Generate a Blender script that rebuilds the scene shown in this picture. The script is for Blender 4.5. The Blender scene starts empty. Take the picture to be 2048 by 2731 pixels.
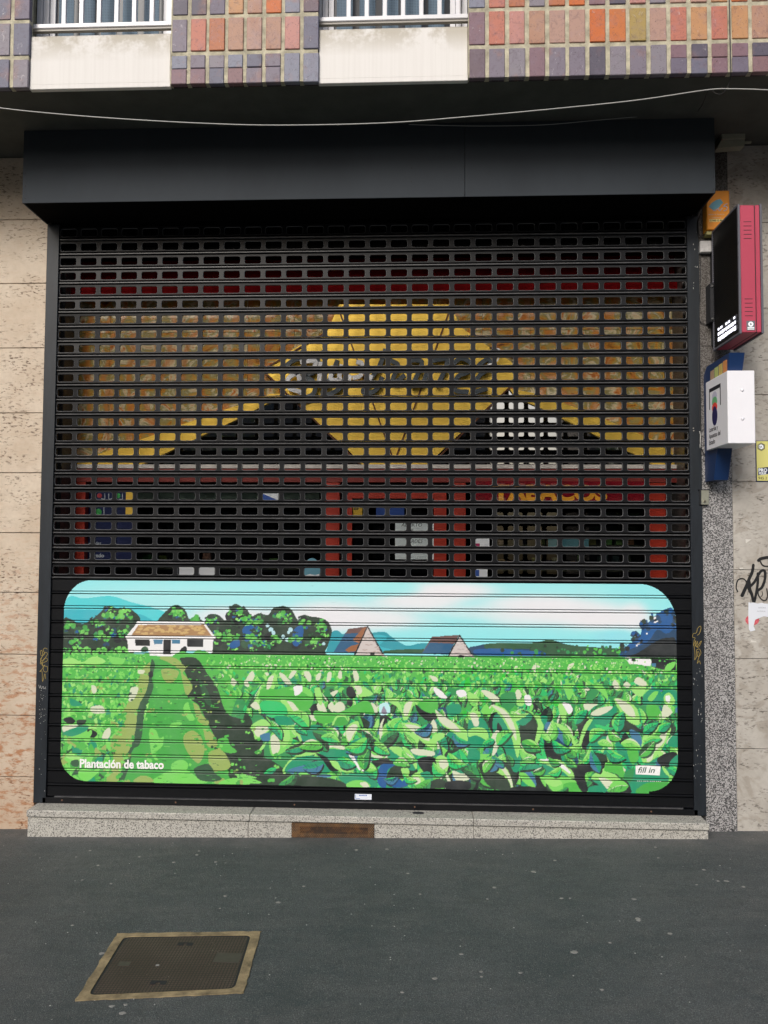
import bpy, bmesh, math, random
import numpy as np
from mathutils import Matrix, Vector
R_=math.radians
scene=bpy.context.scene; COL=scene.collection
# ------------------------------------------------------------------ camera
CAMP=dict(D=4.44443569,h=1.6,pitch=.0448675,yaw=-.0430864,roll=.00488846,f=2069.1)
CX,CY=1024,1365.5
def _axes():
    p,y,r=CAMP['pitch'],CAMP['yaw'],CAMP['roll']
    fwd=np.array([math.sin(y)*math.cos(p),math.cos(y)*math.cos(p),math.sin(p)])
    right=np.array([math.cos(y),-math.sin(y),0]); up=np.cross(right,fwd)
    return math.cos(r)*right+math.sin(r)*up, -math.sin(r)*right+math.cos(r)*up, fwd
AX=_axes()
def at(px,py,Y):
    "world point on the upright plane y=Y that was measured at this spot of the photograph"
    d=(px-CX)/CAMP['f']*AX[0]-(py-CY)/CAMP['f']*AX[1]+AX[2]
    o=np.array([0,-CAMP['D'],CAMP['h']]); q=o+d*(Y-o[1])/d[1]
    return float(q[0]),float(q[1]),float(q[2])
def topx(P):
    q=np.asarray(P,float)-np.array([0,-CAMP['D'],CAMP['h']])
    w=q@AX[2]; return CX+CAMP['f']*(q@AX[0])/w, CY-CAMP['f']*(q@AX[1])/w
cd=bpy.data.cameras.new('camera'); cam=bpy.data.objects.new('camera',cd); COL.objects.link(cam)
cd.sensor_fit='VERTICAL'; cd.sensor_height=36; cd.lens=36*CAMP['f']/2731; cd.clip_start=.05; cd.clip_end=500
r_,u_,f_=AX
cam.matrix_world=Matrix(((r_[0],u_[0],-f_[0],0),(r_[1],u_[1],-f_[1],-CAMP['D']),(r_[2],u_[2],-f_[2],CAMP['h']),(0,0,0,1)))
scene.camera=cam
# ------------------------------------------------------------------ light: bright overcast street
SUN_EL,SUN_AZ=R_(33),R_(200)      # azimuth from +Y clockwise: behind the camera
w=bpy.data.worlds.new('World'); scene.world=w; w.use_nodes=True
nt=w.node_tree; nt.nodes.clear()
sky=nt.nodes.new('ShaderNodeTexSky'); sky.sky_type='NISHITA'; sky.sun_disc=False
sky.sun_elevation=SUN_EL; sky.sun_rotation=SUN_AZ; sky.dust_density=4; sky.ozone_density=1.5
bg=nt.nodes.new('ShaderNodeBackground'); bg.inputs[1].default_value=.10
ow=nt.nodes.new('ShaderNodeOutputWorld'); nt.links.new(sky.outputs[0],bg.inputs[0]); nt.links.new(bg.outputs[0],ow.inputs[0])
sd=bpy.data.lights.new('sun','SUN'); sd.energy=1.5; sd.angle=R_(22); sd.color=(1,.98,.955)
sun=bpy.data.objects.new('sun',sd); COL.objects.link(sun)
sv=Vector((math.sin(SUN_AZ)*math.cos(SUN_EL),math.cos(SUN_AZ)*math.cos(SUN_EL),math.sin(SUN_EL)))
sun.rotation_euler=sv.to_track_quat('Z','Y').to_euler()
vs=scene.view_settings; vs.view_transform='Standard'; vs.look='None'; vs.gamma=1; vs.exposure=.5; vs.use_curve_mapping=False
scene.render.engine='CYCLES'; scene.cycles.max_bounces=8; scene.cycles.diffuse_bounces=4
# ------------------------------------------------------------------ helpers
rnd=random.Random(11)
def srgb(r,g,b):
    return tuple((c/255/12.92 if c<=10 else ((c/255+.055)/1.055)**2.4) for c in (r,g,b))
def tag(o,label=None,cat=None,group=None,kind=None):
    for k,v in (('label',label),('category',cat),('group',group),('kind',kind)):
        if v: o[k]=v
    return o
def empty(name,loc,label,cat,group=None,kind=None):
    o=bpy.data.objects.new(name,None); o.location=loc; o.empty_display_size=.1; COL.objects.link(o)
    return tag(o,label,cat,group,kind)
class MB:
    "collects geometry in world coordinates for ONE mesh object"
    def __init__(s): s.v=[]; s.f=[]; s.c=[]; s.col=(1,1,1)
    def add(s,vs,fs):
        n=len(s.v); s.v+=[tuple(v) for v in vs]; s.f+=[tuple(i+n for i in f) for f in fs]; s.c+=[s.col]*len(vs); return s
    def box(s,x0,x1,y0,y1,z0,z1,bev=0):
        if bev:
            b=bev; v=[]; 
            for X,sx in ((x0,1),(x1,-1)):
                for Y,sy in ((y0,1),(y1,-1)):
                    for Z,sz in ((z0,1),(z1,-1)):
                        v+=[(X,Y+sy*b,Z+sz*b),(X+sx*b,Y,Z+sz*b),(X+sx*b,Y+sy*b,Z)]
            I=lambda i,j,k,m:((i*2+j)*2+k)*3+m
            f=[]
            for i in (0,1):
                q=[I(i,0,0,0),I(i,1,0,0),I(i,1,1,0),I(i,0,1,0)]; f.append(q[::-1] if i==0 else q)
                q=[I(0,i,0,1),I(1,i,0,1),I(1,i,1,1),I(0,i,1,1)]; f.append(q if i==0 else q[::-1])
                q=[I(0,0,i,2),I(1,0,i,2),I(1,1,i,2),I(0,1,i,2)]; f.append(q[::-1] if i==0 else q)
            for j in (0,1):
                for k in (0,1):
                    f.append([I(0,j,k,1),I(1,j,k,1),I(1,j,k,2),I(0,j,k,2)])
                    f.append([I(j,0,k,0),I(j,1,k,0),I(j,1,k,2),I(j,0,k,2)])
                    f.append([I(j,k,0,0),I(j,k,1,0),I(j,k,1,1),I(j,k,0,1)])
            for i in (0,1):
                for j in (0,1):
                    for k in (0,1): f.append([I(i,j,k,0),I(i,j,k,1),I(i,j,k,2)])
            return s.add(v,f)
        v=[(x,y,z) for x in (x0,x1) for y in (y0,y1) for z in (z0,z1)]
        return s.add(v,[(0,1,3,2),(4,6,7,5),(0,4,5,1),(2,3,7,6),(0,2,6,4),(1,5,7,3)])
    def prism(s,poly,y0,y1):
        "poly of (x,z), pushed from y0 (front) to y1"
        n=len(poly); v=[(x,y0,z) for x,z in poly]+[(x,y1,z) for x,z in poly]
        return s.add(v,[tuple(range(n)),tuple(range(2*n-1,n-1,-1))]+[(i,i+n,(i+1)%n+n,(i+1)%n) for i in range(n)])
    def prismx(s,poly,x0,x1):
        "poly of (y,z), pushed along x"
        n=len(poly); v=[(x0,y,z) for y,z in poly]+[(x1,y,z) for y,z in poly]
        return s.add(v,[tuple(range(n)),tuple(range(2*n-1,n-1,-1))]+[(i,i+n,(i+1)%n+n,(i+1)%n) for i in range(n)])
    def tube(s,pts,r,n=8,cap=True):
        P=[Vector(p) for p in pts]; rings=[]; up=Vector((0,1,.01)).normalized()
        rr=r if isinstance(r,(list,tuple)) else [r]*len(P)
        for i,p in enumerate(P):
            d=(P[min(i+1,len(P)-1)]-P[max(i-1,0)]).normalized(); a=d.cross(up)
            if a.length<1e-3: a=d.cross(Vector((1,0,0)))
            a.normalize(); b=d.cross(a); rings.append([p+rr[i]*(math.cos(t)*a+math.sin(t)*b) for t in [k*2*math.pi/n for k in range(n)]])
        v=[q for R in rings for q in R]; f=[]
        for i in range(len(P)-1):
            for k in range(n): f.append((i*n+k,i*n+(k+1)%n,(i+1)*n+(k+1)%n,(i+1)*n+k))
        if cap: f+= [tuple(range(n))[::-1],tuple((len(P)-1)*n+k for k in range(n))]
        return s.add(v,f)
    def cyl(s,p0,p1,r,n=16): return s.tube([p0,p1],r,n)
    def build(s,name,mat,parent=None,smooth=False,colors=False,recalc=True):
        me=bpy.data.meshes.new(name); 
        o=Vector(parent.matrix_basis.translation) if parent else Vector((0,0,0))
        q=parent.parent if parent else None
        while q: o+=Vector(q.matrix_basis.translation); q=q.parent
        v=[(a-o.x,b-o.y,c-o.z) for a,b,c in s.v]
        me.from_pydata(v,[],s.f)
        if recalc and len(s.f)<60000:
            bm=bmesh.new(); bm.from_mesh(me); bmesh.ops.recalc_face_normals(bm,faces=bm.faces); bm.to_mesh(me); bm.free()
        if colors:
            ca=me.color_attributes.new('Col','FLOAT_COLOR','POINT'); ca.data.foreach_set('color',np.array([list(c)+[1] for c in s.c],dtype=np.float32).ravel())
        me.materials.append(mat)
        if smooth: me.polygons.foreach_set('use_smooth',[True]*len(me.polygons))
        ob=bpy.data.objects.new(name,me); COL.objects.link(ob)
        if parent: ob.parent=parent
        return ob
def cr(pts,k=6):
    "open smooth curve through 3-D or 2-D points"
    P=[np.array(p,float) for p in pts]; P=[2*P[0]-P[1]]+P+[2*P[-1]-P[-2]]; out=[]
    for i in range(1,len(P)-2):
        a,b,c,d=P[i-1:i+3]
        for j in range(k):
            t=j/k; out.append(tuple(.5*((2*b)+(c-a)*t+(2*a-5*b+4*c-d)*t*t+(3*b-a-3*c+d)*t**3)))
    return out+[tuple(P[-2])]
def text(name,s,x,z,y,size,mat,parent=None,xs=1,bold=0,align='LEFT',shear=0,depth=.0006,axis='front',extra=None):
    "lettering as a thin mesh standing in an upright plane"
    cu=bpy.data.curves.new('lettering','FONT'); cu.body=s; cu.size=1; cu.offset=bold; cu.align_x=align; cu.shear=shear; cu.extrude=0; cu.resolution_u=4
    t=bpy.data.objects.new('lettering',cu); COL.objects.link(t); dg=bpy.context.evaluated_depsgraph_get()
    me=bpy.data.meshes.new_from_object(t.evaluated_get(dg)); bpy.data.objects.remove(t); bpy.data.curves.remove(cu)
    o=Vector((0,0,0)); q=parent
    while q: o+=Vector(q.matrix_basis.translation); q=q.parent
    me.name=name
    for v in me.vertices:
        a,b=v.co.x*size*xs,v.co.y*size
        v.co=(Vector((x+a,y,z+b)) if axis=='front' else Vector((x,y-a,z+b)))-o
    me.materials.clear(); me.materials.append(mat); ob=bpy.data.objects.new(name,me); COL.objects.link(ob)
    if parent: ob.parent=parent
    return ob
# ---- materials
def mat(name,col=(.5,.5,.5),rough=.6,metal=0,spec=.5,var=0,vscale=8,bump=0,bscale=60,attr=False,stretch=(1,1,1),upper_dark=None,coat=0,detail=6,bdist=.002):
    m=bpy.data.materials.new(name); m.use_nodes=True; n=m.node_tree; b=n.nodes['Principled BSDF']; L=n.links
    b.inputs['Roughness'].default_value=rough; b.inputs['Metallic'].default_value=metal; b.inputs['Specular IOR Level'].default_value=spec; b.inputs['Coat Weight'].default_value=coat
    tc=n.nodes.new('ShaderNodeTexCoord'); mp=n.nodes.new('ShaderNodeMapping'); mp.inputs['Scale'].default_value=stretch
    ge=n.nodes.new('ShaderNodeNewGeometry'); L.new(ge.outputs['Position'],mp.inputs[0])
    if attr:
        a=n.nodes.new('ShaderNodeVertexColor'); a.layer_name='Col'; src=a.outputs[0]
    else:
        rg_=n.nodes.new('ShaderNodeRGB'); rg_.outputs[0].default_value=(*col,1); src=rg_.outputs[0]
    if var:
        no=n.nodes.new('ShaderNodeTexNoise'); no.inputs['Scale'].default_value=vscale; no.inputs['Detail'].default_value=detail; no.inputs['Roughness'].default_value=.65; L.new(mp.outputs[0],no.inputs[0])
        mr=n.nodes.new('ShaderNodeMapRange'); mr.inputs[1].default_value=.25; mr.inputs[2].default_value=.75; mr.inputs[3].default_value=1-var; mr.inputs[4].default_value=1+var; L.new(no.outputs[0],mr.inputs[0])
        mx=n.nodes.new('ShaderNodeVectorMath'); mx.operation='SCALE'; L.new(src,mx.inputs[0]); L.new(mr.outputs[0],mx.inputs['Scale']); src=mx.outputs[0]
    L.new(src,b.inputs['Base Color'])
    if bump:
        nb=n.nodes.new('ShaderNodeTexNoise'); nb.inputs['Scale'].default_value=bscale; nb.inputs['Detail'].default_value=5; L.new(mp.outputs[0],nb.inputs[0])
        bp=n.nodes.new('ShaderNodeBump'); bp.inputs['Strength'].default_value=bump; bp.inputs['Distance'].default_value=bdist; L.new(nb.outputs[0],bp.inputs['Height']); L.new(bp.outputs[0],b.inputs['Normal'])
    m['src']=0
    return m
def P_(m): return m.node_tree.nodes['Principled BSDF']
def nd(m,t,**k):
    x=m.node_tree.nodes.new('ShaderNode'+t)
    for a,v in k.items(): setattr(x,a,v)
    return x
def ramp(m,fac,stops,interp='LINEAR'):
    r=nd(m,'ValToRGB'); r.color_ramp.interpolation=interp; e=r.color_ramp.elements
    while len(e)<len(stops): e.new(.5)
    for i,(p,c) in enumerate(stops): e[i].position=p; e[i].color=(*c,1) if len(c)==3 else c
    m.node_tree.links.new(fac,r.inputs[0]); return r
def pos(m,scale=(1,1,1),rot=(0,0,0)):
    g=nd(m,'NewGeometry'); p=nd(m,'Mapping'); p.inputs['Scale'].default_value=scale; p.inputs['Rotation'].default_value=rot; m.node_tree.links.new(g.outputs['Position'],p.inputs[0]); return p.outputs[0]
def noise(m,vec,scale,detail=5,rough=.6,dist=0):
    x=nd(m,'TexNoise'); x.inputs['Scale'].default_value=scale; x.inputs['Detail'].default_value=detail; x.inputs['Roughness'].default_value=rough; x.inputs['Distortion'].default_value=dist; m.node_tree.links.new(vec,x.inputs[0]); return x.outputs[0]
def voro(m,vec,scale,feat='F1',out='Distance',rand=1):
    x=nd(m,'TexVoronoi'); x.feature=feat; x.inputs['Scale'].default_value=scale; x.inputs['Randomness'].default_value=rand; m.node_tree.links.new(vec,x.inputs[0]); return x.outputs[out]
def mixc(m,fac,a,b,mode='MIX'):
    x=nd(m,'Mix',data_type='RGBA',blend_type=mode); L=m.node_tree.links
    for s,v in ((0,fac),(6,a),(7,b)):
        if isinstance(v,(int,float)): x.inputs[s].default_value=v
        elif isinstance(v,tuple): x.inputs[s].default_value=(*v,1)
        else: L.new(v,x.inputs[s])
    return x.outputs[2]
def mth(m,op,a,b=0):
    x=nd(m,'Math',operation=op); L=m.node_tree.links
    for i,v in enumerate((a,b)):
        if isinstance(v,(int,float)): x.inputs[i].default_value=v
        else: L.new(v,x.inputs[i])
    return x.outputs[0]
def mrange(m,v,a,b,c=0,d=1):
    x=nd(m,'MapRange'); m.node_tree.links.new(v,x.inputs[0])
    for i,q in enumerate((a,b,c,d)): x.inputs[i+1].default_value=q
    return x.outputs[0]
def setc(m,o): m.node_tree.links.new(o,P_(m).inputs['Base Color'])
def bump(m,h,strength=.5,dist=.002):
    b=nd(m,'Bump'); b.inputs['Strength'].default_value=strength; b.inputs['Distance'].default_value=dist; m.node_tree.links.new(h,b.inputs['Height']); m.node_tree.links.new(b.outputs[0],P_(m).inputs['Normal'])
def sepz(m,vec,ax='Z'):
    s=nd(m,'SeparateXYZ'); m.node_tree.links.new(vec,s.inputs[0]); return s.outputs[ax]

def stone_mat(name,base,light,dark,rust=None,pit=.5,rustz=None,veins=None):
    "travertine slab: cloudy, with pits stretched along the bedding and rusty stains"
    m=mat(name,base,.6); v=pos(m); vs_=pos(m,(1,1,2.6),(0,.35,0))
    c=mixc(m,mrange(m,noise(m,v,3.2,6,.6),.3,.7),base,light)
    c=mixc(m,mrange(m,noise(m,v,24,4,.6),.4,.75,0,.35),c,tuple(q*.72 for q in base))
    if veins: c=mixc(m,mrange(m,noise(m,v,5,3,.5,2.5),.52,.62,0,.5),c,veins)
    # pits come in drifts
    p=noise(m,vs_,34,3,.62); dr=mrange(m,noise(m,vs_,3.4,3,.6),.42,.62)
    pf=mth(m,'MULTIPLY',mrange(m,p,.55,.62),dr)
    if rust:
        z=sepz(m,v)
        rz=mrange(m,z,rustz[0],rustz[1],1,0)
        rn=mth(m,'MULTIPLY',mrange(m,noise(m,vs_,11,5,.7),.5,.60),mth(m,'ADD',mth(m,'MULTIPLY',rz,1.1),.06))
        c=mixc(m,rn,c,rust); 
        c=mixc(m,mth(m,'MULTIPLY',mth(m,'POWER',rz,3),.55),c,tuple(a*.55+b*.35 for a,b in zip(base,rust)))
        rp=mixc(m,mth(m,'MINIMUM',mth(m,'ADD',rz,.1),1),dark,tuple(q*.5 for q in rust))
    else: rp=dark
    c=mixc(m,mth(m,'MULTIPLY',pf,pit),c,rp)
    setc(m,c); bump(m,mth(m,'SUBTRACT',1,pf),.6,.003); return m
def granite_mat(name,a,b,d,scale=150,amt=.5,upper_dark=None):
    m=mat(name,a,.45); v=pos(m)
    cell=voro(m,v,scale,'F1','Color'); s=nd(m,'SeparateColor'); m.node_tree.links.new(cell,s.inputs[0])
    n1=noise(m,v,scale*.9,2,.5)
    c=ramp(m,mth(m,'ADD',mth(m,'MULTIPLY',s.outputs[0],.5),mth(m,'MULTIPLY',n1,.5)),[(0,d),(amt-.1,d),(amt-.02,b),(amt+.1,a),(1,tuple(min(.9,q*1.25) for q in a))]).outputs[0]
    c=mixc(m,mrange(m,noise(m,v,3,4),.35,.7,0,.25),c,tuple(q*.6 for q in a))
    if upper_dark: c=mixc(m,mrange(m,sepz(m,v),upper_dark[0],upper_dark[1],0,.72),c,(.045,.035,.026))  # blends towards dark brown with rising height
    setc(m,c); bump(m,n1,.12,.001); return m
M={}
M['black_paint']=mat('black_paint',(.0045,.005,.0062),.42,0,.2,var=.35,vscale=14,stretch=(1,1,6),bump=.05,bscale=30)
M['rim']=mat('edge_highlight_paint',(.11,.112,.115),.35,0,.6)  # pale tone paints the highlight onto the hole rims
M['rib']=mat('highlight_black_paint',(.058,.058,.06),.36,0,.45,var=.6,vscale=30,stretch=(.6,1,4))  # lighter than the slats: rib highlight put into the colour
M['guide']=mat('guide_paint',(.012,.016,.021),.5,0,.35,var=.4,vscale=10,stretch=(3,1,.5),bump=.06,bscale=20)
M['box']=mat('anthracite_sheet',(.033,.040,.048),.72,.0,.25,var=.14,vscale=2.5,stretch=(1,1,.5),bump=.25,bscale=3,bdist=.01)
M['darkbox']=mat('dark_sheet',(.003,.003,.003),.9,0,.05)
M['trav_l']=stone_mat('travertine_warm',(.49,.39,.285),(.62,.53,.42),(.07,.04,.025),(.36,.13,.035),.92,(.05,1.75))
M['trav_r']=stone_mat('travertine_grey',(.36,.33,.285),(.5,.475,.43),(.09,.075,.06),None,.8,None,(.27,.235,.19))
M['granite_sill']=granite_mat('pale_granite',(.47,.455,.41),(.34,.325,.285),(.085,.083,.08),250,.41)
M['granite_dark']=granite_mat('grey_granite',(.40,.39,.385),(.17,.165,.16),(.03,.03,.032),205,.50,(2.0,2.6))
M['granite_reveal']=granite_mat('brown_granite',(.12,.11,.10),(.06,.055,.05),(.015,.015,.015),260,.5)
M['mortar']=mat('mortar',(.42,.39,.29),.9,var=.5,vscale=22,bump=.6,bscale=120,bdist=.004)
M['soffit']=mat('soffit_paint',(.075,.077,.066),.9,var=.25,vscale=5,bump=.2,bscale=90)
M['white_alu']=mat('white_aluminium',(.66,.66,.69),.35,var=.05,vscale=6)
M['gum']=mat('gum',(.2,.2,.185),.8,var=.2,vscale=60)
# glazed bricks: colour from the brick, blotches and kiln scars over it
m=mat('glazed_brick',(.3,.2,.2),.5,attr=True,spec=.25); v=pos(m); a=nd(m,'VertexColor'); a.layer_name='Col'
c=mixc(m,mrange(m,noise(m,v,13,5,.7),.5,.75,0,.4),a.outputs[0],(.22,.18,.24)); c=mixc(m,mrange(m,noise(m,v,7,4,.6),.55,.7,0,.5),c,(.34,.16,.10)); 
c=mixc(m,mrange(m,noise(m,v,34,4,.75,1),.52,.75,0,.6),c,(.08,.05,.07))
c=mixc(m,mrange(m,noise(m,v,160,2,.6),.66,.72,0,.8),c,(.02,.015,.02))
c=mixc(m,mrange(m,noise(m,pos(m,(1,1,.5)),28,5,.75,2),.62,.72,0,.8),c,(.5,.47,.48))
setc(m,c); bump(m,noise(m,v,60,4),.35,.003); M['brick']=m
# painted concrete below the windows, with soft vertical rain streaks
m=mat('white_render',(.8,.79,.77),.8); v=pos(m); z=sepz(m,v)
st=noise(m,pos(m,(70,1,1.5)),1,3,.6)
top=mth(m,'MULTIPLY',mrange(m,z,4.04,4.15),mrange(m,noise(m,v,5,5,.7),.40,.52))
c=mixc(m,mrange(m,st,.4,.75,0,.3),(.74,.72,.69),(.60,.575,.54)); c=mixc(m,mth(m,'MULTIPLY',top,.75),c,(.42,.38,.30))
c=mixc(m,mth(m,'MULTIPLY',mrange(m,z,4.166,4.178),mrange(m,noise(m,v,26,4,.7),.4,.7)),c,(.2,.18,.13))
setc(m,c); bump(m,noise(m,v,110,4),.15,.002); M['render']=m
# asphalt pavement
m=mat('asphalt',(.05,.055,.055),.66,spec=.4); v=pos(m)
c=mixc(m,mrange(m,noise(m,v,1.3,5,.6),.3,.7),(.046,.062,.066),(.105,.115,.119))
c=mixc(m,mrange(m,noise(m,pos(m,(.6,2.2,1)),3,6,.7,1),.45,.8,0,.6),c,(.15,.148,.142))
c=mixc(m,mrange(m,noise(m,v,190,3,.8),.42,.66,0,.85),c,(.022,.028,.029)); c=mixc(m,mrange(m,noise(m,v,28,5,.8),.5,.7,0,.55),c,(.03,.036,.037))
c=mixc(m,mrange(m,noise(m,v,230,2,.8),.57,.68,0,.8),c,(.25,.25,.24)); ck_=nd(m,'TexVoronoi'); ck_.feature='DISTANCE_TO_EDGE'; ck_.inputs['Scale'].default_value=.55; wv_=nd(m,'VectorMath',operation='MULTIPLY_ADD'); nz_=nd(m,'TexNoise'); nz_.inputs['Scale'].default_value=3; m.node_tree.links.new(v,nz_.inputs[0]); m.node_tree.links.new(nz_.outputs['Color'],wv_.inputs[0]); wv_.inputs[1].default_value=(.5,.5,.5); m.node_tree.links.new(v,wv_.inputs[2]); m.node_tree.links.new(wv_.outputs[0],ck_.inputs[0]); c=mixc(m,mth(m,'MULTIPLY',mth(m,'LESS_THAN',ck_.outputs[0],.0022),0),c,(.012,.014,.014))
sp=voro(m,v,22,'F1','Distance'); sc=voro(m,v,22,'F1','Color'); s=nd(m,'SeparateColor'); m.node_tree.links.new(sc,s.inputs[0])
spk=mth(m,'MULTIPLY',mth(m,'LESS_THAN',sp,.07),mth(m,'GREATER_THAN',s.outputs[0],.72)); c=mixc(m,spk,c,(.5,.5,.47))
y=sepz(m,v,'Y'); edge=mth(m,'MULTIPLY',mrange(m,y,-.32,-.12),mrange(m,noise(m,v,6,5,.7),.3,.65)); c=mixc(m,mth(m,'MULTIPLY',edge,.5),c,(.19,.18,.165))
w1=noise(m,pos(m,(1,1.6,1)),2.2,4,.6,3); c=mixc(m,mrange(m,w1,.62,.72,0,.22),c,(.16,.155,.15))
setc(m,c); c=mixc(m,mrange(m,noise(m,pos(m,(.5,1.5,1)),5.5,6,.75,1.5),.5,.7,0,.4),c,(.04,.048,.048)); c=mixc(m,mrange(m,noise(m,v,52,3,.6),.68,.74,0,.5),c,(.24,.235,.22)); setc(m,c); bump(m,noise(m,v,170,4,.8),1,.006); M['asphalt']=m
M['concrete_rim']=mat('mossy_concrete',(.21,.165,.09),.9,var=.75,vscale=13,bump=.6,bscale=90,bdist=.004)
# cast iron lid with a small waffle pattern
m=mat('cast_iron',(.075,.055,.047),.6,metal=.0,spec=.5); v=pos(m)
ck=nd(m,'TexBrick'); ck.offset=0; ck.inputs['Scale'].default_value=1; ck.inputs['Brick Width'].default_value=.0125; ck.inputs['Row Height'].default_value=.0125; ck.inputs['Mortar Size'].default_value=.0022; ck.inputs['Color1'].default_value=(1,1,1,1); ck.inputs['Color2'].default_value=(1,1,1,1); ck.inputs['Mortar'].default_value=(0,0,0,1)
m.node_tree.links.new(v,ck.inputs[0])
c=mixc(m,mrange(m,noise(m,v,5,5,.6),.35,.7),(.05,.030,.023),(.088,.060,.047)); c=mixc(m,ck.outputs[0],tuple([.02,.016,.014]),c)
c=mixc(m,mrange(m,noise(m,v,140,2),.72,.76),c,(.3,.28,.22))
setc(m,c); bump(m,ck.outputs[0],.8,.003); M['iron']=m
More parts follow.
